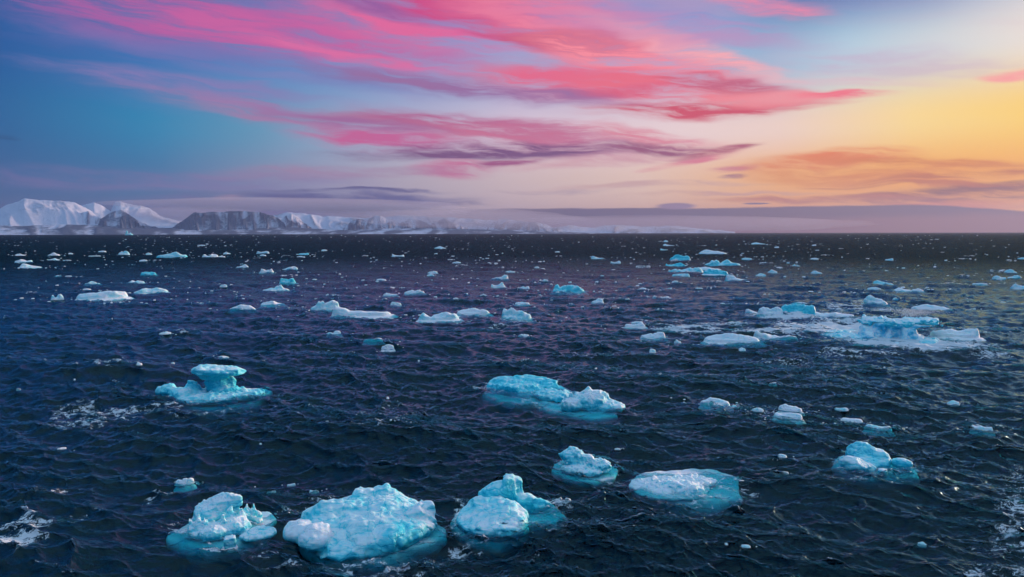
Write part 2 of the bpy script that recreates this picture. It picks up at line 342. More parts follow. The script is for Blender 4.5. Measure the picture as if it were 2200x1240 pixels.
def sea_disp(x, y):
    d = np.hypot(x, y)
    calm = 1 - 0.75 * sstep(d, 350, 1500)
    r = tile_at(T_A, x, y) * (calm * (1 - sstep(d, 2500, 5000)))[..., None]
    r = r + tile_at(T_B, x + 13, y + 7) * (calm * (1 - 0.8 * sstep(d, 300, 900)) * (1 - sstep(d, 1500, 3000)))[..., None]
    gust = 0.55 + 0.65 * sstep(fbm(x / 23.0, y / 37.0, 0 * x, 3, 91), -0.35, 0.45)      # wind patches
    r = r + tile_at(T_C, x, y) * (gust * (1 - sstep(d, 120, 330)))[..., None]
    r[..., :2] *= 1.05
    return r
def sea_z(p):
    return float(sea_disp(np.array([p.x]), np.array([p.y]))[0, 2])

CALM = []      # x, y, radius of water smoothed by a berg lying just under it
FOAM = []      # world ellipses: centre, right vector half width, depth half width, strength, hardness
def foam(px, py, rx, ry, s, rot=0.0):
    p = at(px, py); k = mpp(px, py); dist = math.hypot(p.x, p.y)
    FOAM.append((p.x, p.y, math.atan2(p.x, p.y) + math.radians(rot), rx * k, ry * k * math.hypot(dist, CAM_H) / CAM_H, s))
def foam_at(x, y):
    f = np.zeros_like(x)
    for cx, cy_, a, rx, ry, s in FOAM:
        dx, dy = x - cx, y - cy_
        m = np.hypot(dx, dy) < max(rx, ry) * 1.3
        if not m.any(): continue
        u = (dx[m] * math.cos(a) - dy[m] * math.sin(a)) / rx; v = (dx[m] * math.sin(a) + dy[m] * math.cos(a)) / ry
        w = s * (1 - sstep(np.hypot(u, v), 0.25, 1.1)); f[m] = np.maximum(f[m], w)
    return f
def build_sea():
    az = np.concatenate([np.radians(np.linspace(-44, 44, 1000)), np.radians(np.linspace(50, 310, 40))])
    dep = np.concatenate([np.radians(np.linspace(30, 0.34, 830))])
    r = np.concatenate([np.array([2.0, 6, 12, 18, 24, 29, 32.5]), CAM_H / np.tan(dep), np.geomspace(3700, 40000, 26)])
    na, nr = len(az), len(r)
    A, R = np.meshgrid(az, r); x = (R * np.sin(A)).astype(np.float64); y = R * np.cos(A)
    D = sea_disp(x, y); wide = (np.abs((A + np.pi) % (2 * np.pi) - np.pi) < math.radians(44.5)) & (R > 20)
    D[~wide] *= 0.0
    for cx, cy_, rad in CALM:
        D *= (1 - 0.78 * (1 - sstep(np.hypot(x - cx, y - cy_), rad * 0.6, rad * 1.5)))[..., None]
    f = foam_at(x, y)
    # whitecaps where steep crests pile up
    crest = tile_at(T_A, x, y)[..., 2] / 0.34 + 0.8 * tile_at(T_B, x + 13, y + 7)[..., 2] / 0.185
    crest = crest + 0.5 * fbm(x / 60.0, y / 90.0, 0 * x, 2, 55)
    f = np.maximum(f, (0.55 + 0.6 * sstep(R, 110, 260)) * sstep(crest + 0.35 * tile_at(T_C, x, y)[..., 2] / 0.062 * (R < 300), 2.7 - 0.35 * sstep(R, 100, 250), 3.9 - 0.35 * sstep(R, 100, 250)) * (R < 3000))
    fine = tile_at(T_B, x + 13, y + 7)[..., 2] / 0.185 + 0.6 * tile_at(T_C, x, y)[..., 2] / 0.062
    f = np.maximum(f, 0.5 * sstep(fine + 0.6 * fbm(x / 17.0, y / 29.0, 0 * x, 2, 56), 3.1, 4.2) * (R < 400))
    V = np.stack([x + D[..., 0], y + D[..., 1], D[..., 2]], -1).reshape(-1, 3)
    i = np.arange(nr - 1)[:, None] * na; j = np.arange(na)[None, :]; j2 = (j + 1) % na
    F = np.stack([i + j, i + j2, i + na + j2, i + na + j], -1).reshape(-1, 4)
    n0 = len(V); base = (nr - 1) * na; jj = np.arange(na); jj2 = (jj + 1) % na
    ring = V[base:base + na].copy(); ring[:, 2] = -30.0
    V = np.vstack([V, ring, [[0, 0, 0]], [[0, 0, -30.0]]])
    F1 = np.stack([base + jj, base + jj2, n0 + jj2, n0 + jj], -1)
    c0 = n0 + na; c1 = c0 + 1
    T0 = np.stack([np.full(na, c0), jj2, jj], -1)
    T1 = np.stack([np.full(na, c1), n0 + jj, n0 + jj2], -1)
    me = bpy.data.meshes.new('sea'); Q = np.vstack([F, F1]); T = np.vstack([T0, T1])
    me.vertices.add(len(V)); me.vertices.foreach_set('co', V.astype(np.float32).ravel())
    li = np.concatenate([Q.ravel(), T.ravel()]).astype(np.int32); me.loops.add(len(li)); me.loops.foreach_set('vertex_index', li)
    ls = np.concatenate([np.arange(len(Q)) * 4, Q.size + np.arange(len(T)) * 3]).astype(np.int32)
    me.polygons.add(len(ls)); me.polygons.foreach_set('loop_start', ls)
    me.materials.append(m_sea); me.materials.append(m_bed)
    mi = np.zeros(len(ls), np.int32); mi[-na:] = 1
    me.polygons.foreach_set('material_index', mi); me.polygons.foreach_set('use_smooth', np.ones(len(ls), bool))
    me.update(calc_edges=True)
    nv = len(V)
    a = me.attributes.new('foam', 'FLOAT', 'POINT'); fv = np.zeros(nv, np.float32); fv[:n0] = f.ravel(); a.data.foreach_set('value', fv)
    a = me.attributes.new('far', 'FLOAT', 'POINT'); dv = np.zeros(nv, np.float32); dv[:n0] = sstep(R, 90, 700).ravel(); a.data.foreach_set('value', dv)
    link('sea', me, kind='structure', label='dark wind-ruffled navy sea reaching to the horizon')

# ------------------------------------------------------------------ mountains beyond the water
def mountain_material(name, snow_lo, snow_hi, rock):
    m, n = new_mat(name)
    pos = n.n('NewGeometry').outputs['Position']; geo = n.n('NewGeometry')
    a = n.n('Attribute'); a.attribute_name = 'rock'; a.attribute_type = 'GEOMETRY'
    nz = n.noise(pos, 0.0042, 6, 0.65).outputs[0]; nf = n.noise(n.mapping(pos, scale=(1, 1, 0.3)), 0.016, 4, 0.6).outputs[0]
    f = n.math('ADD', a.outputs['Fac'], n.math('ADD', n.math('MULTIPLY_ADD', nz, 0.8, -0.4), n.math('MULTIPLY_ADD', nf, 0.7, -0.35)))
    c = n.mix(n.smooth(f, snow_lo, snow_hi), lin((205, 213, 228)), n.mix(nf, rock, tuple(v * 1.8 for v in rock)))
    b = n.n('BsdfPrincipled'); n.put(b.inputs['Base Color'], c); b.inputs['Roughness'].default_value = 0.85
    bp = n.n('Bump'); bp.inputs['Strength'].default_value = 0.6; bp.inputs['Distance'].default_value = 30; n.put(bp.inputs['Height'], nf)
    n.t.links.new(bp.outputs[0], b.inputs['Normal']); out(n, b.outputs[0]); return m
M_ROCK = mountain_material('rocky_slope', 0.36, 0.92, (0.04, 0.07, 0.12))
M_SNOW = mountain_material('snow_slope', 0.55, 1.1, (0.10, 0.12, 0.15))
M_PLAIN = mountain_material('snowy_foreland', 0.30, 0.72, (0.05, 0.08, 0.125))
def mountain(name, label, mat, crest, R, depth, gully, seed, na=260, nr=70, conc=1.35, rockiness=0.5, stream=75.0, warp=0.10):
    """ridge whose crest line is seen at the photo points `crest`, standing R metres off, its foot `depth` nearer"""
    xs = np.array([c[0] for c in crest], float); ys = np.array([c[1] for c in crest], float)
    x = np.linspace(xs[0], xs[-1], na); y = np.interp(x, xs, ys)
    y = np.convolve(np.pad(y, 3, mode='edge'), np.ones(7) / 7, 'valid') * 0.5 + y * 0.5
    d = [ray(a, 500.0) for a in x]; azm = np.array([math.atan2(v.x, v.y) for v in d])
    hor = 500.5 + (x - 1100) * -math.tan(ROLL)
    hc = np.maximum((hor - y) / FPX, 0.0) * np.cos(azm)
    t = np.linspace(0, 1.5, nr)
    A, T = np.meshgrid(azm, t, indexing='ij'); HC = np.meshgrid(hc, t, indexing='ij')[0]
    s = A * R / 1000.0
    wr = fbm(s * 0.55, T * 0.4, 0 * s, 3, seed) * warp
    rad = R - depth + (T + wr * np.clip(T, 0, 1)) * depth
    up = np.where(T <= 1, np.clip(T, 0, 1) ** conc, np.clip(1 - (T - 1) * 0.9, 0, 1))
    h = HC * R * up
    g = ridged(s * stream / 10 + fbm(s, T, 0 * s, 2, seed + 4) * 0.8, T * 1.1, 0 * s, 3, seed + 9)
    lowamp = np.sin(np.clip(T, 0, 1) * np.pi) ** 0.8
    h = h + g * gully * lowamp * np.minimum(1, HC * R / 250) + fbm(s * 5, T * 5, 0 * s, 4, seed + 2) * gully * 0.35 * up
    h = np.maximum(h, -5) + 2; h[:, 0] = -6
    V = np.stack([rad * np.sin(A), rad * np.cos(A), h], -1)
    # closed at the sides so no paper edge shows
    V[0, :, 2] = -6; V[-1, :, 2] = -6; V[:, -1, 2] = -6
    i = np.arange(na - 1)[:, None] * nr; j = np.arange(nr - 1)[None, :]
    F = np.stack([i + j, i + nr + j, i + nr + j + 1, i + j + 1], -1).reshape(-1, 4)
    me = mesh_np(name, V.reshape(-1, 3), F)
    rk = rockiness + 0.55 * g + 0.20 * (fbm(s * 2, T * 2, 0 * s, 3, seed + 6))
    at_ = me.attributes.new('rock', 'FLOAT', 'POINT'); at_.data.foreach_set('value', rk.astype(np.float32).ravel())
    return link(name, me, mat, kind='structure', label=label)
mountain('snow_mountain', 'rosy snow-covered peaks at the far left end of the coast', M_SNOW,
         [(-160, 470), (-90, 452), (-30, 448), (5, 445), (25, 438), (55, 425), (72, 428), (110, 427), (130, 432), (150, 434), (168, 438), (185, 446), (200, 455), (230, 480)], 19500, 5200, 120, 3, 300, 80, 1.25, 0.18, 14, 0.14)
mountain('snow_mountain', 'snowy shoulder between the far left peaks and the lone white peak', M_SNOW,
         [(130, 485), (150, 455), (175, 442), (190, 436), (205, 434), (220, 440), (232, 448), (250, 462), (270, 485)], 20500, 4200, 110, 13, 200, 70, 1.25, 0.22, 14)
mountain('snow_mountain', 'lone white peak with a pink crown above the dark cone hill', M_SNOW,
         [(225, 485), (243, 445), (250, 433), (262, 432), (275, 437), (290, 439), (305, 440), (325, 448), (345, 462), (380, 472), (430, 480), (470, 490)], 21000, 4200, 100, 23, 260, 70, 1.2, 0.2, 14)
mountain('rocky_mountain', 'low dark hill below the snow shoulder on the left coast', M_ROCK,
         [(120, 492), (150, 474), (175, 458), (190, 454), (205, 460), (225, 470), (250, 485)], 17600, 2600, 95, 33, 200, 60, 1.2, 0.35)
mountain('rocky_mountain', 'dark cone-shaped hill with snow streaks below the white peak', M_ROCK,
         [(195, 492), (215, 474), (235, 458), (248, 452), (262, 451), (276, 458), (300, 472), (325, 484), (350, 492)], 17000, 2600, 110, 43, 260, 70, 1.15, 0.55)
mountain('table_mountain', 'broad flat-topped dark mountain with gullied sides', M_ROCK,
         [(360, 493), (385, 478), (405, 466), (420, 457), (440, 454), (480, 455), (520, 454), (560, 455), (585, 461), (600, 470), (622, 481), (650, 492)], 17300, 2900, 130, 53, 380, 80, 1.1, 0.60)
mountain('rocky_mountain', 'pointed dark hill close right of the flat-topped mountain', M_ROCK,
         [(590, 490), (606, 470), (618, 461), (627, 457), (638, 464), (652, 476), (670, 488)], 17900, 2300, 110, 63, 200, 60, 1.1, 0.5)
mountain('snow_mountain', 'pale snow slopes behind the pointed dark hill', M_SNOW,
         [(560, 470), (620, 455), (680, 462), (740, 466), (800, 468), (860, 462), (960, 466), (1060, 472), (1150, 484)], 22500, 4200, 100, 73, 380, 60, 1.2, 0.35, 16)
mountain('rocky_mountain', 'hazy gullied mountain in the middle of the coast', M_ROCK,
         [(735, 490), (755, 474), (770, 468), (790, 472), (806, 464), (820, 463), (838, 470), (860, 479), (885, 468), (905, 474), (935, 480), (955, 468), (975, 480), (1010, 492)], 19000, 2600, 110, 83, 380, 70, 1.15, 0.5)
mountain('rocky_mountain', 'faint hazy mountain with a sloping flat top right of the coast', M_ROCK,
         [(1040, 492), (1060, 478), (1072, 470), (1085, 470), (1110, 473), (1150, 476), (1175, 483), (1200, 493)], 21000, 2600, 100, 93, 260, 60, 1.15, 0.45)
mountain('snow_mountain', 'very faint snowy ridge fading into the right-hand haze', M_SNOW,
         [(1160, 494), (1220, 484), (1270, 488), (1320, 482), (1380, 487), (1440, 484), (1500, 490), (1580, 497)], 25500, 3000, 90, 97, 260, 50, 1.2, 0.5, 16)
mountain('coastal_plain', 'low snow-streaked foreland along the foot of the mountains', M_PLAIN,
         [(-200, 484), (-60, 482), (40, 484), (130, 480), (220, 483), (330, 488), (480, 489), (620, 487), (740, 493), (860, 489), (1000, 491), (1100, 493), (1200, 496), (1290, 499)], 15500, 1900, 26, 103, 640, 40, 1.0, 0.42, 34)

#BERGS_BEGIN
# ------------------------------------------------------------------ ice: signed-distance lumps meshed with surface nets
def surface_nets(F, org, h):
    nx, ny, nz = F.shape
    C = {(a, b, c): F[a:nx - 1 + a, b:ny - 1 + b, c:nz - 1 + c] for a in (0, 1) for b in (0, 1) for c in (0, 1)}
    ins = sum((v < 0).astype(np.int8) for v in C.values())
    act = (ins > 0) & (ins < 8); idx = np.full(act.shape, -1, np.int64); n = int(act.sum()); idx[act] = np.arange(n)
    S = np.zeros((n, 3)); K = np.zeros(n)
    for (p, q) in [(p, q) for p in C for q in C if sum(q) == sum(p) + 1 and all(q[i] >= p[i] for i in range(3))]:
        a, b = C[p][act], C[q][act]; m = (a < 0) != (b < 0)
        t = np.where(m, a / np.where(m, a - b, 1), 0)[:, None]
        S += (np.array(p) + t * (np.array(q) - np.array(p))) * m[:, None]; K += m
    V = (np.argwhere(act) + S / K[:, None]) * h + org
    Q = []
    for ax in range(3):
        sl0 = [slice(1, -1)] * 3; sl0[ax] = slice(0, -1); sl1 = list(sl0); sl1[ax] = slice(1, None)
        a, b = F[tuple(sl0)] < 0, F[tuple(sl1)] < 0
        e = np.argwhere(a != b); flip = a[a != b]
        off = np.ones(3, int); off[ax] = 0; e = e + off
        u, w = (ax + 1) % 3, (ax + 2) % 3
        def cell(du, dw):
            c = e.copy(); c[:, u] -= du; c[:, w] -= dw; return idx[c[:, 0], c[:, 1], c[:, 2]]
        q = np.stack([cell(1, 1), cell(0, 1), cell(0, 0), cell(1, 0)], -1)
        q[~flip] = q[~flip][:, ::-1]; Q.append(q)
    Q = np.vstack(Q); return V, Q[(Q >= 0).all(1)]

def lump_field(X, Y, Z, prims, k, facets=0, seed=0):
    rp = np.random.default_rng(seed + 99)
    F = np.full(X.shape, 1e3, np.float32)
    for pr in prims:
        typ, cx, cy_, cz, rx, ry, rz = pr[:7]; rot = math.radians(pr[7]) if len(pr) > 7 else 0.0
        ti = math.radians(pr[8]) if len(pr) > 8 else 0.0; pi_ = math.radians(pr[9]) if len(pr) > 9 else 0.0
        x, y, z = X - cx, Y - cy_, Z - cz
        x, y = x * math.cos(rot) + y * math.sin(rot), -x * math.sin(rot) + y * math.cos(rot)
        x, z = x * math.cos(ti) + z * math.sin(ti), -x * math.sin(ti) + z * math.cos(ti)      # + lifts the right end
        y, z = y * math.cos(pi_) + z * math.sin(pi_), -y * math.sin(pi_) + z * math.cos(pi_)  # + lifts the far end
        if typ[-1] == 'e':
            k0 = np.sqrt((x / rx) ** 2 + (y / ry) ** 2 + (z / rz) ** 2) + 1e-6
            k1 = np.sqrt((x / rx ** 2) ** 2 + (y / ry ** 2) ** 2 + (z / rz ** 2) ** 2) + 1e-6
            d = k0 * (k0 - 1) / k1
        elif typ[-1] == 'b':
            r = 0.30 * min(rx, ry, rz)
            qx, qy, qz = np.abs(x) - rx + r, np.abs(y) - ry + r, np.abs(z) - rz + r
            d = np.sqrt(np.maximum(qx, 0) ** 2 + np.maximum(qy, 0) ** 2 + np.maximum(qz, 0) ** 2) + np.minimum(np.maximum(qx, np.maximum(qy, qz)), 0) - r
        else:                                                   # 'c': a spike standing on its base
            hh = np.clip(z / rz, 0, 1.0); w = (1 - hh) ** 0.8
            d = np.maximum((np.sqrt((x / rx) ** 2 + (y / ry) ** 2) - w) * min(rx, ry) * 0.7, np.maximum(-z - 2, z - rz))
        for _ in range(facets if typ in 'eb' else 0):             # flat fracture faces
            nv = rp.normal(0, 1, 3); nv[2] = abs(nv[2]) * 0.9; nv /= np.linalg.norm(nv)
            sup = math.sqrt((nv[0] * rx) ** 2 + (nv[1] * ry) ** 2 + (nv[2] * rz) ** 2) * rp.uniform(0.62, 0.88)
            d = np.maximum(d, x * nv[0] + y * nv[1] + z * nv[2] - sup)
        if typ[0] == '-':
            F = np.maximum(F, -d)
        else:
            hk = np.clip(0.5 + 0.5 * (F - d) / k, 0, 1)
            F = F * (1 - hk) + d * hk - k * hk * (1 - hk)
    return F.astype(np.float32)

def lump_mesh(name, prims, scale, seed, cell, k=8.0, rough=4.0, freq=0.05, jag=0.0, zjag=0.0, fine=0.9, facets=0, warp=0.0, top=None):
    pos_ = [p for p in prims if p[0][0] != '-']
    ext = [max(p[4], p[5], p[6]) if (len(p) > 7) else 0 for p in pos_]
    mg = rough * 2.4 + warp + jag + k * 0.3 + 3 * cell
    lo = [min(p[1 + i] - (e or p[4 + i]) for p, e in zip(pos_, ext)) - mg for i in range(2)]
    hi = [max(p[1 + i] + (e or p[4 + i]) for p, e in zip(pos_, ext)) + mg for i in range(2)]
    z0 = min(p[3] - p[6] for p in pos_) - mg; z0 = max(z0, -75)
    z1 = max(p[3] + p[6] + (0.35 * p[4] if len(p) > 8 else 0) for p in pos_) + mg
    ax = [np.arange(lo[0], hi[0], cell), np.arange(lo[1], hi[1], cell), np.arange(z0, z1, cell)]
    X, Y, Z = np.meshgrid(*[a.astype(np.float32) for a in ax], indexing='ij')
    wx = fbm(X * freq * .6, Y * freq * .6, Z * freq * .6, 2, seed + 50) * (rough * (0.5 if facets else 1.2) + warp)
    F = lump_field(X + wx, Y - wx, Z, prims, k, facets, seed)
    near = np.abs(F) < (rough + jag + fine) * 1.6 + cell
    x, y, z = X[near], Y[near], Z[near]
    dn = fbm(x * freq, y * freq, z * freq, 3, seed) * rough * (0.6 if facets else 1.0) + fbm(x * freq * 4.1, y * freq * 4.1, z * freq * 4.1, 3, seed + 7) * fine
    # scalloped melt hollows
    sc = np.abs(vnoise(x * freq * 1.9, y * freq * 1.9, z * freq * 1.9, seed + 21)); dn = dn + (0.35 - sc) * rough * 0.55
    if jag: dn = dn - np.maximum(ridged(x * freq * 2.2, y * freq * 2.2, z * freq * 0.7, 3, seed + 3), -0.2) * jag * (0.4 + 0.6 * sstep(z, -3, 8))
    F[near] += dn
    if top is not None: F = np.maximum(F, Z - top - 2.5 * fbm(X * 0.05, Y * 0.05, 0 * Z, 2, seed + 8))      # melted off just under the surface
    # closed at the borders of the grid
    F[0], F[-1], F[:, 0], F[:, -1], F[:, :, 0], F[:, :, -1] = (9.0,) * 6
    V, Q = surface_nets(F, np.array([a[0] for a in ax]), cell)
    return mesh_np(name, V * scale, Q)

def berg(name, label, cat, px, py, parts, seed, cell=2.2, group=None, dz=0.0):
    """parts: (part name, material, lumps, options); lumps measured in photo pixels at the berg's own distance"""
    p = at(px, py); k = mpp(px, py)
    e = bpy.data.objects.new(name, None); COL.objects.link(e); e.empty_display_size = 1
    e.location = (p.x, p.y, dz); e.rotation_euler = (0, 0, -math.atan2(p.x, p.y))
    e['label'] = label; e['category'] = cat
    if group: e['group'] = group; foam(px, py, 1.5 * max(q[4] for q in parts[-1][2]), 1.2 * max(q[5] for q in parts[-1][2]) * CAM_H / p.length, 0.42); CALM.append((p.x, p.y, 0.5 * k * sum(max(q[4], q[5]) for q in parts[0][2][:1]) + 45 * k))
    for i, (pn, mat, prims, opt) in enumerate(parts):
        o = dict(cell=cell); o.update(opt)
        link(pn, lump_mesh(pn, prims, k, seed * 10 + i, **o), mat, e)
    return e
BG = 'large bergs afloat in the near water'
SHELF = dict(cell=4.0, rough=6.0, freq=0.024, fine=2.0, warp=16.0, top=-11.0)
berg('iceberg', 'small berg with a slanted white block and rows of little spikes, lower left', 'iceberg', 483, 1130, [
    ('block', M_ICEW, [('b', -15, 46, 26, 44, 24, 22, 0, 11), ('e', -40, 40, 8, 34, 26, 22), ('b', 22, 44, 40, 14, 17, 12, 0, 8)], dict(facets=5, rough=4, freq=.05, jag=2)),
    ('spiky_ridge', M_ICEW, [('e', -10, -12, -2, 62, 42, 13), ('e', -52, -6, 4, 22, 20, 11), ('e', -22, -42, 2, 30, 22, 14), ('e', 22, -20, 4, 26, 28, 15), ('e', 64, -62, -4, 38, 30, 9),
        ('c', -66, 0, 4, 9, 9, 24), ('c', -50, -8, 6, 9, 9, 27), ('c', -36, -14, 6, 8, 8, 24), ('c', 16, 8, 6, 12, 10, 33), ('c', 46, 20, 2, 9, 8, 32), ('c', 58, 24, 2, 8, 8, 32), ('c', 36, 6, 6, 9, 9, 24), ('c', -4, -18, 8, 11, 10, 22), ('c', 70, 8, -2, 8, 8, 18)],
        dict(rough=3.5, freq=.055, jag=3, k=5)),
    ('submerged_shelf', M_FOOT, [('e', -6, 20, -27, 102, 110, 46), ('e', 50, 41, -17, 56, 56, 26)], SHELF)], 11, 1.8, BG)
berg('iceberg', 'largest foreground berg, a wide humped turquoise slab with knobs at both ends', 'iceberg', 775, 1122, [
    ('slab', M_ICE, [('e', 0, -14, -2, 150, 132, 27, 0, 0, 5), ('e', 58, 62, 8, 72, 62, 32), ('b', 26, 88, 22, 40, 34, 20, -12, 5), ('e', -80, -30, 0, 60, 60, 18), ('e', -26, 24, 12, 74, 46, 28, -14, -12), ('e', 36, -64, 4, 100, 70, 26), ('e', 66, 30, 14, 60, 66, 24), ('-e', 34, 56, 46, 44, 14, 14)],
        dict(facets=2, rough=10, freq=.026, k=14, fine=1.2, jag=3)),
    ('knob', M_ICEW, [('e', -126, -36, 6, 30, 36, 19), ('e', -88, -72, 4, 38, 44, 23)], dict(rough=5, freq=.04)),
    ('corner_block', M_ICEW, [('b', 122, -22, 14, 33, 34, 24, 10, 14), ('e', 110, -50, 2, 44, 46, 18), ('b', 140, -18, 30, 14, 18, 13, 10, 10)], dict(facets=5, rough=5, freq=.045, jag=2)),
    ('submerged_shelf', M_FOOT, [('e', 22, 0, -32, 152, 140, 56), ('e', 120, -60, -19.4, 60, 72, 30.8)], SHELF),
    ('wash_lump', M_ICEW, [('e', -92, 96, 0, 12, 10, 8), ('e', -112, 84, -1, 12, 12, 10), ('e', -70, 108, 0, 9, 9, 9)], dict(rough=3, freq=.09, cell=1.5))], 12, 2.4, BG)
berg('iceberg', 'foreground berg with a tall notched peak behind a rounded white dome', 'iceberg', 1075, 1105, [
    ('peak', M_ICE, [('e', 4, 56, 14, 48, 36, 40), ('b', 28, 56, 46, 19, 24, 22, 0, 6), ('e', -24, 52, 16, 26, 26, 32), ('e', 62, 44, 6, 34, 22, 22), ('e', 92, 40, 4, 20, 14, 12)], dict(facets=5, rough=5, freq=.04, jag=3)),
    ('dome', M_ICEW, [('e', -14, -30, 0, 76, 82, 36), ('e', 34, -24, 6, 34, 40, 30), ('e', -40, -6, 8, 40, 40, 30), ('e', 8, -72, -2, 46, 40, 20)], dict(facets=5, rough=8, freq=.036, jag=2, fine=1.2)),
    ('submerged_shelf', M_FOOT, [('e', 62, 36, -22, 84, 82, 36), ('e', -12, 6, -25.6, 92, 112, 43.2)], SHELF)], 13, 2.2, BG)
berg('iceberg', 'little knobbly berg like three cauliflower heads, right of the centre foreground', 'iceberg', 1255, 1002, [
    ('knobs', M_ICEW, [('e', -24, 10, 12, 21, 18, 25), ('e', -42, 8, 20, 9, 9, 9), ('e', -14, 6, 26, 11, 11, 12), ('e', 6, 0, 8, 22, 18, 19), ('e', 32, -8, 4, 22, 18, 14), ('e', 0, -8, -3, 50, 34, 9)], dict(rough=4.5, freq=.085, jag=3, k=5)),
    ('submerged_shelf', M_FOOT, [('e', 2, 15, -17, 63, 73, 26)], SHELF)], 14, 1.5, BG)
berg('iceberg', 'awash berg barely breaking the surface, rough white top in a bright turquoise pool', 'iceberg', 1450, 1042, [
    ('rough_top', M_ICEW, [('e', -8, 0, -9, 84, 72, 12, 22), ('e', 22, -22, 0, 38, 28, 12), ('e', -26, 10, -3, 46, 30, 9), ('e', 44, 34, -4, 44, 34, 9), ('e', -64, -10, -6, 34, 24, 8)], dict(rough=6, freq=.045, jag=4)),
    ('submerged_shelf', M_FOOT, [('e', 22, 50, -26.8, 118, 114, 45.6, 20), ('e', 84, 90, -17, 55, 65, 26)], SHELF)], 15, 2.0, BG)
berg('iceberg', 'pair of smooth white lumps joined under water, right foreground', 'iceberg', 1868, 997, [
    ('back_lump', M_ICEW, [('e', -14, 36, 10, 34, 26, 28), ('e', 14, 28, 8, 28, 22, 19), ('e', 28, 16, 2, 20, 20, 12), ('e', -4, 6, 0, 30, 30, 12)], dict(facets=5, rough=4.5, freq=.055)),
    ('front_lump', M_ICEW, [('e', -32, -48, 8, 30, 22, 16), ('e', -46, -44, 12, 13, 14, 12), ('e', -4, -34, 2, 17, 16, 9)], dict(facets=5, rough=3.5, freq=.06)),
    ('side_knob', M_ICEW, [('e', 60, 20, 4, 19, 13, 12), ('e', 74, 18, 2, 8, 9, 10)], dict(rough=3, freq=.08, cell=1.5)),
    ('little_cube', M_ICEW, [('b', 24, -62, 2, 9, 8, 8)], dict(rough=2, freq=.08, cell=1.5)),
    ('submerged_shelf', M_FOOT, [('e', 6, 20, -20, 80, 94, 32)], SHELF)], 16, 1.8, BG)
berg('iceberg', 'mushroom-shaped berg with an overhanging cap on a narrow stem', 'iceberg', 455, 850, [
    ('cap', M_ICEW, [('e', 20, 20, 49, 54, 40, 8.5, 0, -5), ('b', 14, 20, 51, 40, 34, 5.5, 0, -4), ('e', -22, 18, 53, 16, 24, 7), ('e', 12, 20, 40, 36, 28, 11)], dict(facets=1, rough=3.5, freq=.05, cell=1.4)),
    ('stem', M_ICE, [('e', 14, 20, 22, 27, 22, 30), ('e', 40, 14, 22, 14, 14, 14), ('e', 28, 6, 4, 32, 28, 16)], dict(rough=4, freq=.06, cell=1.4)),
    ('base', M_ICEW, [('e', 10, 4, -3, 82, 66, 11), ('e', -88, 38, 8, 22, 20, 15), ('e', -52, 24, 3, 34, 24, 14), ('c', -42, 24, 6, 9, 9, 20), ('c', -30, 24, 6, 9, 9, 18), ('e', 62, -24, -1, 44, 34, 10)], dict(rough=5, freq=.05, jag=3)),
    ('submerged_shelf', M_FOOT, [('e', 30, 25, -22.8, 94, 108, 37.6), ('e', 76, 48, -17, 44, 60, 26)], SHELF)], 17, 1.9, BG)
berg('iceberg', 'long wave-washed berg in mid water, pale ledge at left and lumpy crown at right', 'iceberg', 1130, 834, [
    ('ledge', M_ICE, [('e', -8, 10, -4, 80, 74, 14), ('b', 16, 44, 5, 52, 24, 10, 0, -4), ('e', -44, 40, 2, 34, 30, 13), ('e', 66, 14, -4, 34, 30, 11, 0, -14)], dict(facets=4, rough=5, freq=.045, jag=3)),
    ('washed_saddle', M_ICEW, [('e', 70, -62, -4, 26, 34, 9), ('e', 44, -50, -5, 26, 30, 9)], dict(rough=5, freq=.06, jag=4)),
    ('crown', M_ICEW, [('e', 124, -140, 4, 33, 28, 20), ('e', 142, -136, 4, 20, 20, 18), ('e', 90, -154, -1, 22, 18, 13), ('c', 122, -138, 14, 11, 11, 20), ('c', 86, -150, 6, 8, 8, 14), ('e', 165, -150, -5, 30, 24, 9)], dict(rough=4, freq=.055, jag=4, k=5, cell=1.7)),
    ('submerged_shelf', M_FOOT, [('e', 4, 19, -23.2, 96, 112, 38.4), ('e', 74, -62, -17, 60, 110, 26), ('e', 124, -123, -17, 64, 84, 26)], SHELF)], 18, 2.0, BG)
berg('iceberg', 'big blue table berg with an overhanging white lip, far right', 'iceberg', 1930, 722, [
    ('table_top', M_ICEW, [('e', -34, 6, 35, 36, 40, 4.5, 0, -3), ('e', 30, 8, 37, 40, 38, 4, 0, 2), ('e', 60, 0, 38, 14, 24, 3), ('e', -4, -20, 34, 26, 20, 3.4), ('e', -62, 0, 30, 14, 26, 5)], dict(rough=5, freq=.06, cell=1.4, jag=2)),
    ('blue_wall', M_ICEB, [('b', -6, 10, 8, 40, 38, 24, 0, 0, -8), ('e', 2, 6, 31, 66, 44, 8), ('e', 46, -14, -4, 16, 34, 16), ('e', -56, -8, 0, 24, 40, 29), ('e', 12, -26, 2, 9, 18, 28), ('e', -16, -28, -2, 8, 16, 22), ('e', 34, -24, -4, 9, 14, 18), ('-e', -34, -50, 12, 13, 20, 15), ('-e', 24, -48, 14, 10, 18, 13), ('-e', -2, -50, 10, 8, 16, 17), ('-e', 66, -10, 14, 24, 60, 12)], dict(rough=5, freq=.055, cell=1.4, k=9)),
    ('snow_apron', M_ICEW, [('e', -30, -30, -8, 96, 60, 9), ('e', 60, -34, -2, 20, 30, 10), ('e', -108, 10, -4, 50, 60, 9)], dict(rough=5, freq=.05, jag=3)),
    ('submerged_shelf', M_FOOT, [('e', -10, 9, -29.4, 127, 128, 50.8)], SHELF)], 20, 2.0, BG, dz=-0.35)
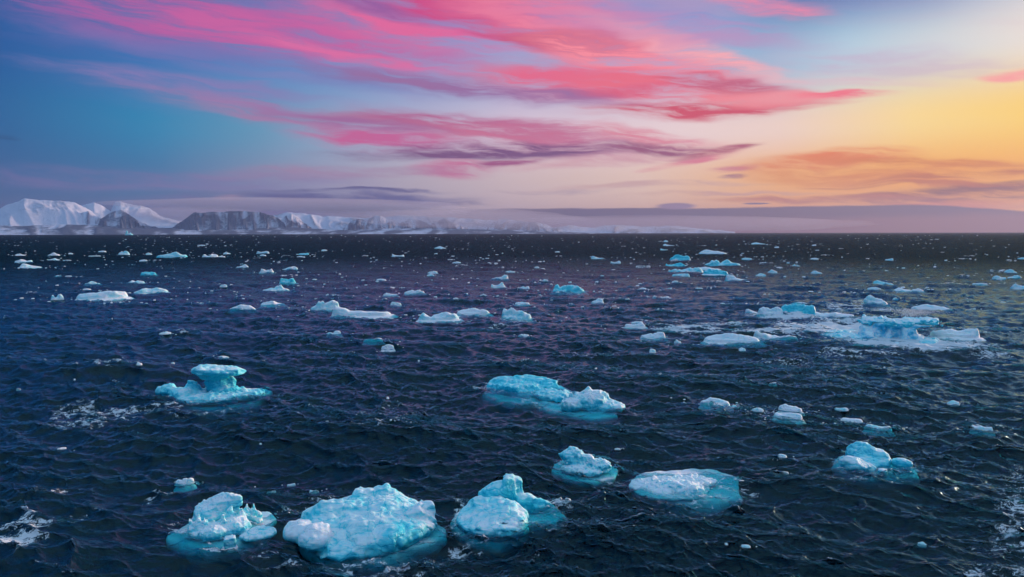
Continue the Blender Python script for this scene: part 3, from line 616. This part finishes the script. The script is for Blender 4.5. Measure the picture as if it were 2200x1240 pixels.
berg('ice_lump', 'small rounded ice cube bobbing at the front foot of the spiked berg', 'ice lump', 494, 1170, [
    ('lump', M_ICEW, [('b', 0, 0, 4, 12, 12, 13), ('e', 4, 0, 8, 10, 10, 9)], dict(rough=2.5, freq=.1, cell=1.2)),
    ('submerged_foot', M_FOOT, [('e', 0, 0, -10, 17, 20, 8)], dict(cell=2.5, rough=2))], 31, 1.2)

# ------------------------------------------------------------------ floes and chunks whose outline is read off the photo
def floe_mesh(name, prof, w, h, d, seed, nu=26, nv=12):
    r = np.random.default_rng(seed)
    u = np.linspace(-1, 1, nu); v = np.linspace(-1, 1, nv); U, Vv = np.meshgrid(u, v, indexing='ij')
    # square to disc, with a ragged rim
    x = U * np.sqrt(1 - Vv ** 2 * 0.42); y = Vv * np.sqrt(1 - U ** 2 * 0.42)
    rr = np.maximum(np.abs(U), np.abs(Vv)); ang = np.arctan2(y, x)
    rag = 1 + 0.16 * rr * fbm(np.cos(ang) * 2 + seed, np.sin(ang) * 2, 0 * x, 3, seed)
    x = np.clip(x * (1 + 0.03 * (rag - 1)), -1, 1); y = y * rag
    pd = np.array([int(c) for c in prof], float) / 9.0; px_ = np.linspace(-1, 1, len(pd))
    Hh = np.interp(x, px_, pd)
    v0 = 0.35 * vnoise(x * 2.3 + seed, 0 * x, 0 * x, seed + 5)
    wid = 0.45 + 0.4 * (1 - Hh)
    fall = np.exp(-((y - v0) / wid) ** 4)
    n = fbm(x * 3 + seed, y * 3, 0 * x, 3, seed + 1); n2 = ridged(x * 5 + seed, y * 4, 0 * x, 3, seed + 2)
    z = h * (Hh * (0.22 + 0.78 * fall) * (1 + 0.15 * n) + 0.20 * n2 * Hh) * (1 - sstep(rr, 0.86, 1.0) * 0.9) + 0.02 * h
    z = np.where(rr > 0.99, -0.25 * h - 0.02 * w, z)
    V = np.stack([x * w / 2, y * d / 2, z], -1).reshape(-1, 3)
    i = np.arange(nu - 1)[:, None] * nv; j = np.arange(nv - 1)[None, :]
    F = np.stack([i + j, i + nv + j, i + nv + j + 1, i + j + 1], -1).reshape(-1, 4)
    # underside: lower copy of the grid pulled in, joined along the rim
    Vb = V.copy(); Vb[:, :2] *= 0.72; Vb[:, 2] = -0.5 * h - 0.05 * w; nb = len(V)
    rim = [k * nv for k in range(nu)] + [(nu - 1) * nv + k for k in range(1, nv)] + [k * nv + nv - 1 for k in range(nu - 2, -1, -1)] + [k for k in range(nv - 2, 0, -1)]
    rim = np.array(rim); rim2 = np.roll(rim, -1)
    S = np.stack([rim, rim + nb, rim2 + nb, rim2], -1)
    return mesh_np(name, np.vstack([V, Vb]), np.vstack([F, F[:, ::-1] + nb, S[:, ::-1]]))
SLUSH = []
def floe(x0, x1, ytop, ybase, prof, label, name='ice_floe', cat='ice floe', mat=None, deep=0.42, foot=None, foam_s=0.0):
    px = (x0 + x1) / 2; k = mpp(px, ybase); p = at(px, ybase)
    w = (x1 - x0) * k; h = (ybase - ytop) * k; d = min(max(w * deep, h * 1.1), 7.0 + 0.25 * w); h = max(h - 0.45 * d * CAM_H / p.length, 0.35 * h) * (0.60 if ybase > 820 else 0.72 if w / k < 45 else 0.85)
    SLUSH.append((px, ybase, x1 - x0))
    p = p * ((p.length + d * 0.35) / p.length)
    seed = int(x0 * 7 + ybase * 13) % 9973
    big = w / k
    me = floe_mesh(name, prof, w, h, d, seed, 44 if big > 45 else 26 if big > 18 else 14, 20 if big > 45 else 12 if big > 18 else 8)
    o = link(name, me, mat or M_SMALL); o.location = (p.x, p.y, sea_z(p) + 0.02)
    o.rotation_euler = (0, 0, -math.atan2(p.x, p.y)); o['label'] = label; o['category'] = cat
    if foot if foot is not None else big > 30:
        fm = floe_mesh('submerged_foot', '36788763', w * 1.18, 0.30, d * 1.5, seed + 3, 16, 10)
        f = link('submerged_foot', fm, M_FOOT, o); f.location = (w * 0.03, -d * 0.05, -0.45)
    if foam_s: foam(px, ybase, (x1 - x0) * 0.75, max(3, (ybase - ytop) * 0.5), foam_s)
    return o
C = dict(name='ice_chunk', cat='ice chunk')
FL = [
 (170, 271, 627, 642, '4667788999877', 'longest flat white floe, its top rising to the right, far left water', {}),
 (111, 136, 633, 645, '3982389961', 'small two-horned chunk just left of the longest flat floe', C),
 (290, 360, 617, 628, '1248976898642', 'jagged low plate of ice just right of the longest flat floe', {}),
 (303, 335, 583, 591, '3788888762', 'smooth turquoise low dome above the longest flat floe', dict(mat=M_ICE)),
 (272, 310, 598, 606, '1235974876542', 'knobbed floe just below the smooth turquoise dome', {}),
 (183, 214, 602, 610, '1237986211', 'small peaked chunk straight above the longest flat floe', C),
 (178, 195, 619, 623, '26852', 'tiny chunk touching the upper edge of the longest flat floe', C),
 (119, 132, 589, 594, '37852', 'tiny mound left of the peaked chunk in the far left water', C),
 (140, 154, 592, 595, '46764', 'tiny flat chip right of the tiny mound, far left water', C),
 (40, 88, 565, 575, '1299754321', 'wedge-shaped turquoise floe with its hump at the left, far left', {}),
 (34, 68, 556, 563, '3469873455', 'flat slab with a small block on it above the wedge-shaped floe', {}),
 (33, 54, 543, 549, '3689532', 'leftmost small mound in the far row of ice', C),
 (104, 128, 541, 549, '2246996431', 'second mound from the left in the far row, with a square block', C),
 (104, 128, 554, 559, '334689421', 'flat floe under the second mound of the far row, far left', C),
 (136, 152, 556, 560, '34543', 'thin flat chip right of the flat floe in the far left row', C),
 (147, 157, 542, 546, '48852', 'tiny chunk right of the second mound in the far row', C),
 (211, 228, 538, 542, '2578964', 'tilted small chunk left of the domed far floe', C),
 (191, 215, 548, 550, '4555554', 'thin white strip of ice left of the domed far floe', C),
 (255, 278, 538, 547, '2468799852', 'domed far floe with a small block on its crown', {}),
 (313, 327, 542, 547, '369741', 'small pointed chunk left of the long turquoise far floe', C),
 (299, 317, 556, 561, '257863', 'small chunk below the gap left of the long turquoise far floe', C),
 (337, 402, 539, 553, '23445668975443', 'long turquoise far floe with a white block at its right', dict(mat=M_ICE)),
 (435, 469, 544, 552, '268423898752', 'twin-humped far floe right of the long turquoise one', {}),
 (469, 484, 548, 552, '46753', 'small chip touching the twin-humped far floe on the right', C),
 (479, 496, 540, 546, '14796431', 'small pointed chunk right of the twin-humped far floe', C),
 (424, 441, 524, 528, '34543', 'thin far strip of ice above the twin-humped floe', C),
 (508, 534, 566, 576, '2334579853', 'wedge chunk with a peak at its right end, left of centre far water', C),
 (551, 579, 538, 545, '268645678852', 'low bumpy floe in the far row, left of centre', C),
 (558, 572, 546, 550, '37852', 'tiny chunk below the low bumpy floe', C),
 (641, 664, 543, 548, '5677787', 'green-tinted flat slab in the far row, left of centre', dict(mat=M_ICE)),
 (637, 656, 549, 553, '467743', 'flat chip under the green-tinted slab', C),
 (690, 703, 535, 539, '367753', 'small far chunk up and right of the green-tinted slab', C),
 (557, 589, 574, 586, '2298755667831', 'floe with an upright horn at its left, left of centre', {}),
 (610, 640, 572, 580, '123567899863', 'hump-backed floe right of the horned floe', {}),
 (601, 636, 599, 611, '7998876799841', 'chunky flat-topped block floe above the wedge floe', dict(mat=M_ICE)),
 (564, 622, 611, 624, '12234554789953321', 'wedge floe with a tooth, below the flat-topped block floe', {}),
 (472, 488, 612, 618, '3586974', 'ragged small chunk right of the jagged low plate', C),
 (493, 550, 653, 667, '1245678998776421', 'low white dome on a turquoise foot, left of centre', dict(foam_s=0.3)),
 (560, 612, 646, 655, '24678899643211', 'long thin floe tapering right, just above the low white dome', {}),
 (667, 730, 642, 661, '123598967899875', 'lumpy white floe forming the upper end of the long tail', dict(foam_s=0.3)),
 (712, 842, 660, 680, '59987444433332221', 'long tail of ice running right from a white block', dict(deep=.3, foam_s=0.3)),
 (681, 696, 664, 669, '48643', 'tiny chunk left of the white block that heads the long tail', C),
 (838, 863, 647, 657, '589998763', 'rounded lone white chunk right of the long tail', C),
 (808, 830, 600, 605, '3688753', 'small flat chunk in the water above the rounded lone chunk', C),
 (933, 959, 528, 534, '2357985321', 'small far mound right of centre-left row', C),
 (841, 869, 545, 551, '295433467', 'small far floe with a fin on its left, centre', C),
 (971, 991, 559, 565, '3579864', 'small far mound in the centre water', C),
 (917, 941, 578, 585, '236789864', 'bumpy chunk in the centre water with a smaller one under it', C),
 (917, 934, 589, 594, '258742', 'small chunk directly under the bumpy centre chunk', C),
 (868, 913, 624, 632, '33466865789452', 'broken string of ice bits in the centre water', dict(deep=.3)),
 (823, 854, 627, 633, '159643222', 'thin strip with a knob, left of the broken string of bits', dict(deep=.3)),
 (898, 988, 670, 687, '25853145678876642', 'long pinkish-topped floe left of the square white block', dict(foam_s=0.4)),
 (980, 1055, 660, 675, '34566788987676531', 'crumbly floe touching the long pinkish-topped one behind', dict(foam_s=0.3)),
 (1076, 1144, 658, 686, '6888987776543', 'tall square white block on the centre water', dict(foot=True, foam_s=0.6)),
 (1106, 1138, 652, 658, '346665543', 'thin flat floe just above the square white block', C),
 (1054, 1093, 589, 600, '1112334479996', 'floe with a raised square knob at its right end, centre', {}),
 (1054, 1086, 603, 614, '5432223479821', 'curved fin of ice just below the floe with the square knob', C),
 (1115, 1138, 615, 623, '246875986', 'small ragged chunk right of the curved fin', C),
 (1183, 1258, 611, 629, '1289578888887432', 'broad blue floe with a little horn at its left', dict(mat=M_ICE, foam_s=0.4)),
 (1270, 1297, 640, 653, '234589976', 'small double-stacked chunk right of the horned blue floe', C),
 (1269, 1300, 549, 556, '59975322211', 'far chunk with its peak on the left, right of centre', C),
 (1311, 1334, 561, 567, '6643346987', 'saddle-shaped far chunk right of centre', C),
 (1164, 1178, 602, 607, '359763', 'tiny mound above the horned blue floe', C),
 (1148, 1159, 574, 578, '36863', 'tiny chunk above the square-knobbed floe, to its right', C),
 (1085, 1107, 580, 584, '2468642', 'thin sliver just above the square-knobbed floe', C),
 (1355, 1382, 687, 695, '3578885', 'small flat-topped chunk at the left end of the pink slick', C),
 (1342, 1387, 695, 703, '2332223369831', 'thin ice strip under the small flat-topped chunk', dict(deep=.3)),
 (1376, 1430, 710, 723, '23345667899987', 'low turquoise floe at the left end of the pink slick', dict(foam_s=0.4)),
 (1448, 1464, 725, 735, '3496431', 'tiny star-shaped chunk below the pink slick', C),
 (1395, 1409, 747, 756, '589874', 'lone rounded ice ball below the pink slick', C),
 (1587, 1602, 747, 755, '469763', 'lone small ice ball below the low oval floe', C),
 (1512, 1632, 718, 736, '2345678999988776542', 'low oval turquoise floe left of the table berg', dict(foam_s=0.5)),
 (1618, 1714, 703, 723, '5998776544334454443', 'white floe with a rounded head at its left, near the table berg', dict(foam_s=0.4)),
 (1601, 1642, 654, 671, '9875432345', 'pointed horn of ice starting the upper right chain', dict(foam_s=0.3)),
 (1628, 1682, 660, 678, '4678876789866', 'rounded hump in the upper right chain, beside the horn', dict(foam_s=0.3)),
 (1676, 1752, 653, 676, '5688899998876', 'thick blue-sided slab in the upper right chain', dict(mat=M_ICE, foam_s=0.4)),
 (1748, 1834, 662, 679, '5543344565433332', 'low crumbly tail at the right of the upper right chain', dict(foam_s=0.5)),
 (1698, 1735, 644, 651, '257899863', 'small dome just above the thick blue-sided slab', C),
 (1855, 1905, 633, 653, '356898766554321', 'white crumbly floe above and left of the table berg', dict(foam_s=0.4)),
 (1918, 1930, 636, 642, '48973', 'small chunk right of the crumbly floe above the table berg', C),
 (1960, 2042, 651, 664, '134567888876554321', 'long low white floe above and right of the table berg', dict(foam_s=0.2)),
 (2003, 2098, 705, 725, '23345566545678897', 'low white spur of ice right of the table berg', dict(foam_s=0.6)),
 (1438, 1484, 547, 559, '24589998778864', 'domed blue far floe at the upper left of the right-hand cluster', dict(mat=M_ICE)),
 (1501, 1562, 536, 546, '346898776654321', 'long far floe above the right-hand cluster', {}),
 (1512, 1592, 554, 570, '2234768735798544332', 'spiky far floe in the middle of the right-hand cluster', dict(mat=M_ICE)),
 (1593, 1616, 553, 558, '4688764', 'small smooth chunk right of the spiky far floe', C),
 (1428, 1474, 562, 571, '2634456899643', 'low floe with a block, left in the right-hand cluster', dict(mat=M_ICE)),
 (1432, 1512, 572, 585, '123456454567886989754', 'long broken floe across the right-hand cluster', dict(mat=M_ICE)),
 (1476, 1550, 572, 580, '754343567776443322', 'thin winged floe behind the long broken floe', {}),
 (1443, 1482, 584, 592, '4677788887', 'flat turquoise slab at the foot of the right-hand cluster', dict(mat=M_ICE)),
 (1510, 1564, 581, 592, '24579867896655443', 'crumbly floe at the foot of the right-hand cluster', dict(mat=M_ICE)),
 (1558, 1604, 591, 601, '8999984321111', 'square block with a thin tail below the right-hand cluster', C),
 (1623, 1646, 584, 592, '2479864', 'pointed small chunk right of the right-hand cluster', C),
 (1649, 1670, 577, 586, '235986532', 'peaked small chunk further right of the right-hand cluster', C),
 (1742, 1766, 580, 588, '247975321', 'lone peaked chunk well right of the right-hand cluster', C),
 (1697, 1720, 564, 572, '2336945432', 'little crown-shaped chunk between the cluster and the lone peak', C),
 (1613, 1645, 520, 525, '346898654322', 'far low floe close to the horizon, right of centre', C),
 (1425, 1436, 515, 520, '369863', 'tiny far chunk near the horizon above the right-hand cluster', C),
 (1424, 1450, 523, 528, '6795432211', 'small far chip above the right-hand cluster', C),
 (1418, 1436, 532, 537, '8964443', 'small far chunk left above the domed blue floe', C),
 (1443, 1457, 602, 608, '468985', 'small chunk below the flat turquoise slab', C),
 (1424, 1444, 614, 619, '345789', 'flat chip below the right-hand cluster, left side', C),
 (1494, 1510, 618, 621, '45654', 'thin chip below the right-hand cluster, middle', C),
 (1876, 1920, 597, 609, '4789876554321', 'blue peaked floe alone in the right far water', dict(mat=M_ICE)),
 (1901, 1919, 554, 560, '245798', 'small far chunk above the blue peaked floe', C),
 (1920, 1983, 616, 626, '2358754433678643', 'string of low ice right below the blue peaked floe', {}),
 (1864, 1892, 617, 624, '24678642', 'small low chunk left below the blue peaked floe', C),
 (2186, 2200, 549, 556, '4689', 'small far floe touching the right edge of the picture, upper one', C),
 (2158, 2184, 575, 586, '2478998532', 'small dome near the right edge, upper of three', C),
 (2133, 2160, 590, 599, '2589763443', 'small chunk near the right edge, middle of three', C),
 (2166, 2192, 591, 599, '23479976', 'small chunk beside the middle one near the right edge', C),
 (2172, 2206, 605, 619, '2599876644', 'blue peaked chunk cut by the right edge of the picture', C),
 (2090, 2120, 607, 613, '355667654', 'flat pale floe left of the blue chunk at the right edge', C),
 (1741, 1758, 553, 557, '356763', 'tiny flat chunk above the lone peaked chunk', C),
 (376, 416, 1005, 1023, '257769998878', 'small knobbly chunk alone above the spiked foreground berg', dict(C, foot=True, foam_s=0.3)),
 (572, 592, 1015, 1022, '356764', 'flat little chip above the largest foreground berg, left one', C),
 (616, 634, 999, 1006, '464685', 'ragged tiny chip highest above the largest foreground berg', C),
 (664, 685, 1011, 1022, '9764567521', 'small pointed chunk above the largest foreground berg, right one', C),
 (470, 492, 762, 769, '578876421', 'small flat chunk above the mushroom berg', C),
 (702, 733, 707, 717, '4565389984', 'small notched chunk below the long tail of ice', C),
 (343, 368, 721, 727, '13569643', 'small chip between the longest floe and the mushroom berg', C),
 (780, 823, 726, 735, '345544689974', 'thin curved floe in the open water left of centre', dict(C, foot=True)),
 (819, 847, 740, 750, '2579999875', 'small oval chunk right below the thin curved floe', dict(C, foot=True)),
 (1113, 1138, 715, 722, '3468696753', 'small chip in the open water below the square white block', C),
 (1504, 1568, 842, 863, '234579898876542', 'low turquoise chunk right of the long wave-washed berg', dict(foot=True, foam_s=0.6)),
 (1673, 1722, 865, 881, '368997656433', 'white chunk, upper of the pair right of the low turquoise chunk', dict(foam_s=0.3)),
 (1663, 1722, 890, 905, '16543557899876', 'white chunk, lower of the pair right of the low turquoise chunk', dict(foam_s=0.3)),
 (1615, 1640, 874, 884, '258964', 'tiny chunk left of the pair of white chunks', C),
 (1572, 1588, 866, 874, '48742', 'tiny chip between the low turquoise chunk and the pair', C),
 (1794, 1822, 872, 881, '344567864', 'small flat chunk left of the thin double floe', C),
 (1808, 1852, 890, 901, '34555566654', 'thin pale floe just left of the thin double floe', dict(foot=False)),
 (1858, 1914, 900, 914, '3379875445666', 'thin double floe above the pair of smooth lumps', dict(foot=True)),
 (2036, 2060, 858, 870, '3589875', 'small chunk on a wave crest at the right', C),
 (2088, 2130, 908, 921, '5745864676', 'cluster of slushy ice near the right edge, lower', dict(foam_s=0.4)),
 (1671, 1690, 980, 990, '47863', 'tiny chip right of the awash berg, upper', C),
 (1676, 1694, 1020, 1028, '36764', 'tiny chip right of the awash berg, lower', C),
 (1972, 1990, 1148, 1160, '358963', 'tiny chip alone in the lower right water', C),
 (1592, 1612, 1182, 1190, '36874', 'faint tiny chip in the lower middle-right water', C),
 (1320, 1334, 958, 963, '36763', 'tiny chip right above the cauliflower-headed berg', C),
 (124, 142, 959, 964, '37863', 'tiny chip alone in the lower left water', C),
]
for x0, x1, yt, yb, prof, lab, opt in FL: floe(x0, x1, yt, yb, prof, lab, **opt)
# tall white berg far out before the left shore
far = berg('iceberg', 'tall white sail-like iceberg far off before the left shore', 'iceberg', 276, 505.5, [
    ('spire', M_ICEW, [('c', -3, 0, 0, 4, 4, 11), ('e', 1, 0, 1, 8, 5, 2.6), ('e', 4, 0, 2, 2, 2, 4)], dict(rough=.5, freq=.3, cell=.5, k=1.0, fine=.2)),
    ('submerged_foot', M_FOOT, [('e', 0, 0, -3, 10, 10, 2)], dict(cell=1.5, rough=.3))], 41, .5)

# tiny fragments: five shapes, many copies
rnd = random.Random(5)
FRAG = [floe_mesh('ice_fragment', pf, 1.0, 0.32, 0.7, 900 + i, 9, 6) for i, pf in enumerate(['36852', '25798', '48863', '3797', '5667'])]
for me in FRAG: me.materials.append(M_FRAG)
FLAT = 'tiny white ice fragment among the many specks scattered over the far dark water'
NEAR_L = 'tiny ice crumb alone on the open dark water nearer than the floes'
def frag_spot():
    # drifting in loose bands, thicker on the left and under the horizon
    while True:
        x = rnd.uniform(-40, 2240); t = rnd.random() ** 1.8; y = 506 + t * 160
        c = float(fbm(np.array([x / 150.0]), np.array([y / 14.0]), np.array([3.3]), 3, 77)[0])
        if rnd.random() < (0.25 + 2.2 * max(0.0, c + 0.05)) * (1.0 if x < 1150 else 0.8): return x, y
spots = []
for i in range(600):
    x, y = frag_spot(); w = min(11.0, rnd.lognormvariate(0.95, 0.5)) * (0.75 + (y - 507) / 110)
    spots.append((w, x, y, w))
spots.sort(reverse=True)
for x, y, w in SLUSH:
    for q in range(5 + int(w / 6)):
        yy = y + rnd.gauss(0.0, 0.10 * w ** 0.8)
        if yy > 505: spots.append((0, x + rnd.gauss(0.1, 0.75) * w, yy, rnd.uniform(0.9, 3.2) * (0.7 + w / 60)))
restV, restF, nb = [], [], 0
for i, (_, x, y, w) in enumerate(spots):
    k = mpp(x, y); p = at(x, y); me = FRAG[i % 5]; s = w * k; z = sea_z(p) + 0.02
    a = rnd.uniform(-0.5, 0.5) - math.atan2(p.x, p.y); hz = s * rnd.uniform(0.18, 0.8)
    if i < 270:
        o = bpy.data.objects.new('ice_fragment', me); COL.objects.link(o)
        o.location = (p.x, p.y, z); o.scale = (s, s, hz); o.rotation_euler = (0, 0, a)
        o['label'] = FLAT; o['category'] = 'ice fragment'; o['group'] = 'tiny ice fragments scattered over the far water'
    else:
        v = np.empty(len(me.vertices) * 3, np.float32); me.vertices.foreach_get('co', v); v = v.reshape(-1, 3) * (s, s, hz)
        c_, s_ = math.cos(a), math.sin(a)
        v = np.stack([v[:, 0] * c_ - v[:, 1] * s_ + p.x, v[:, 0] * s_ + v[:, 1] * c_ + p.y, v[:, 2] + z], -1)
        f = np.array([list(q.vertices) for q in me.polygons]); restV.append(v); restF.append(f + nb); nb += len(v)
link('brash_ice', mesh_np('brash_ice', np.vstack(restV), np.vstack(restF)), M_FRAG, kind='stuff', label='specks of brash ice strewn over the far water', category='brash ice')
for x, y, w in [(833, 861, 9), (730, 590, 7), (1003, 630, 9), (40, 838, 10), (372, 790, 8), (160, 812, 6), (300, 798, 14), (1660, 826, 18), (900, 780, 6), (1280, 800, 6), (1900, 790, 7), (560, 955, 6), (840, 930, 6), (1560, 1180, 9), (1220, 1072, 14), (1200, 1070, 9)]:
    k = mpp(x, y); p = at(x, y); o = bpy.data.objects.new('ice_fragment', FRAG[(x + y) % 5]); COL.objects.link(o)
    o.location = (p.x, p.y, sea_z(p) + 0.03); o.scale = (w * k, w * k, w * k); o.rotation_euler = (0, 0, x * 0.7)
    o['label'] = NEAR_L; o['category'] = 'ice fragment'; o['group'] = 'ice crumbs on the near water'

# spray thrown up behind the table berg
def build_spray():
    p = at(1945, 716); k = mpp(1945, 716); r = np.random.default_rng(4); n = 2600
    t = r.random(n) ** 0.7
    x = r.normal(0, 1, n) * (6 + 22 * t) + 4 + 18 * t; z = 34 + 18 * t * (1 - 0.4 * np.abs(r.normal(0, .6, n))) ; y = r.normal(0, 14, n) + 30
    s = r.uniform(0.12, 0.5, n)
    tet = np.array([(1, 1, 1), (-1, -1, 1), (-1, 1, -1), (1, -1, -1)], float)
    V = (np.stack([x, y, z], -1)[:, None, :] + tet[None] * s[:, None, None]) * k
    F = (np.array([(0, 1, 2), (0, 3, 1), (0, 2, 3), (1, 3, 2)])[None] + np.arange(n)[:, None, None] * 4).reshape(-1, 3)
    m, nn = new_mat('sea_spray'); d = nn.n('BsdfDiffuse'); d.inputs[0].default_value = (0.85, 0.87, 0.9, 1); out(nn, d.outputs[0])
    o = link('sea_spray', mesh_np('sea_spray', V.reshape(-1, 3), F), m, kind='stuff', label='puff of sea spray thrown up behind the table berg', category='spray')
    o.location = (p.x, p.y, 0); o.rotation_euler = (0, 0, -math.atan2(p.x, p.y))
build_spray()

# foam and slicks on the water
for f in [(220, 892, 130, 26, .75), (150, 880, 60, 20, .6), (330, 880, 90, 16, .5), (440, 890, 120, 14, .35), (540, 845, 50, 22, .5), (1030, 828, 40, 18, .5), (1150, 862, 60, 14, .35),
          (1310, 870, 60, 14, .35), (700, 1060, 60, 22, .75), (640, 1085, 40, 18, .5), (590, 1110, 30, 24, .45), (490, 1190, 70, 10, .6), (600, 1185, 60, 14, .45), (900, 1200, 130, 26, .45), (620, 1215, 90, 16, .4), (990, 1090, 30, 30, .7), (960, 1130, 30, 26, .45),
          (1190, 1085, 50, 20, .5), (1180, 1150, 60, 16, .35), (1330, 1028, 40, 14, .5), (1600, 1050, 60, 30, .5), (1220, 1000, 36, 10, .6), (1330, 1005, 40, 14, .3), (1870, 1050, 70, 14, .45), (1960, 1010, 40, 14, .35), (1800, 1000, 30, 14, .4),
          (60, 1150, 120, 30, .75), (30, 1190, 90, 20, .7), (350, 1050, 50, 12, .5), (200, 1105, 90, 12, .5), (120, 1060, 60, 8, .45), (470, 1195, 60, 8, .8), (760, 1200, 110, 12, .6), (860, 1225, 110, 14, .85), (560, 1150, 40, 22, .6), (1000, 1175, 90, 10, .6), (1110, 1200, 70, 10, .5), (1080, 700, 60, 3, .6), (960, 690, 80, 3, .5), (700, 760, 90, 5, .35), (1250, 760, 120, 6, .35), (1650, 770, 140, 8, .4), (1420, 690, 70, 4, .7), (250, 645, 60, 3, .6), (620, 880, 80, 6, .4), (860, 865, 90, 6, .4), (1960, 742, 180, 18, 2.2), (1830, 704, 130, 20, 2.2), (1990, 735, 140, 15, 2.0), (1760, 705, 110, 14, 1.5), (1690, 680, 110, 8, 1.2), (1640, 712, 110, 8, 1.2), (2080, 738, 80, 14, .9), (1900, 668, 60, 6, .7), (1820, 660, 60, 8, .9), (1850, 760, 120, 12, .6), (2120, 760, 80, 14, .6),
          (1480, 708, 120, 9, 1.0), (1560, 698, 90, 8, .9), (1430, 735, 80, 5, .3), (1690, 690, 70, 8, .45), (1850, 648, 30, 8, .5), (1780, 672, 60, 6, .5), (1590, 866, 60, 10, .4), (1660, 885, 40, 8, .5), (1770, 893, 60, 8, .3),
          (2185, 1120, 60, 120, .62), (2150, 1190, 70, 60, .55), (2190, 1010, 36, 44, .5), (2200, 1220, 100, 60, .66), (2100, 1225, 60, 24, .55), (2110, 915, 40, 10, .4)]:
    foam(*f)
#BERGS_END

# ------------------------------------------------------------------ low cloud lying along the mountains: soft lens-shaped volumes
def low_cloud(x, y, rx, ry, dist, thick, tau, label):
    d = ray(x, y); p = d * (dist / math.hypot(d.x, d.y)); k = dist / FPX / math.cos(math.atan2(d.x, d.y))
    nu, nv = 48, 24; V = []; F = []
    for i in range(nv + 1):
        for j in range(nu):
            th = math.pi * i / nv; ph = 2 * math.pi * j / nu
            V.append((math.sin(th) * math.cos(ph), math.sin(th) * math.sin(ph), math.cos(th)))
    V = np.array(V)
    s_ = 1 + 0.22 * fbm(V[:, 0] * 3 + x, V[:, 1] * 2, V[:, 2] * 2, 3, int(x))
    V = V * s_[:, None] * (rx * k, thick, ry * k)
    F = [(i * nu + j, (i + 1) * nu + j, (i + 1) * nu + (j + 1) % nu, i * nu + (j + 1) % nu) for i in range(nv) for j in range(nu)]
    m = bpy.data.materials.new('low_cloud'); m.use_nodes = True; t = m.node_tree; t.nodes.clear(); n = NT(t)
    v = n.n('VolumePrincipled'); v.inputs['Color'].default_value = (0.74, 0.72, 0.82, 1); v.inputs['Density'].default_value = tau / (2 * thick); v.inputs['Anisotropy'].default_value = 0.2
    o = n.n('OutputMaterial'); t.links.new(v.outputs[0], o.inputs[1])
    ob = link('low_cloud', mesh_np('low_cloud', V, np.array(F)), m, kind='stuff', label=label)
    ob.location = (p.x, p.y, CAM_H + p.z); ob.rotation_euler = (0, 0, -math.atan2(p.x, p.y))
low_cloud(640, 440, 330, 13, 16800, 900, 1.6, 'grey-mauve cloud cap lying on the flat-topped mountain')
low_cloud(830, 452, 190, 13, 17000, 900, 1.0, 'thin mauve cloud over the hazy middle mountains')
low_cloud(1000, 470, 260, 20, 15900, 700, 0.9, 'soft fog bank in front of the hazy middle mountains')
low_cloud(1380, 482, 420, 17, 16300, 900, 0.7, 'pale fog bank hiding the right end of the coast')
low_cloud(420, 462, 120, 16, 19200, 500, 0.9, 'wisp of cloud between the white peak and the flat-topped mountain')

# ------------------------------------------------------------------ haze: even pale air round the whole place
def build_haze():
    m = bpy.data.materials.new('haze'); m.use_nodes = True; t = m.node_tree; t.nodes.clear(); n = NT(t)
    v = n.n('VolumePrincipled'); v.inputs['Color'].default_value = (0.40, 0.46, 0.66, 1); v.inputs['Density'].default_value = 2.2e-5
    v.inputs['Anisotropy'].default_value = 0.35
    o = n.n('OutputMaterial'); t.links.new(v.outputs[0], o.inputs[1])
    s = 42000.0; zb, zt = -31.0, 1500.0
    V = [(x, y, z) for z in (zb, zt) for x, y in ((-s, -s), (s, -s), (s, s), (-s, s))]
    F = [(3, 2, 1, 0), (4, 5, 6, 7), (0, 1, 5, 4), (1, 2, 6, 5), (2, 3, 7, 6), (3, 0, 4, 7)]
    link('haze', mesh_np('haze', np.array(V), np.array(F), False), m, kind='stuff', label='pale even sea haze over the whole scene')
build_sea()
build_haze()
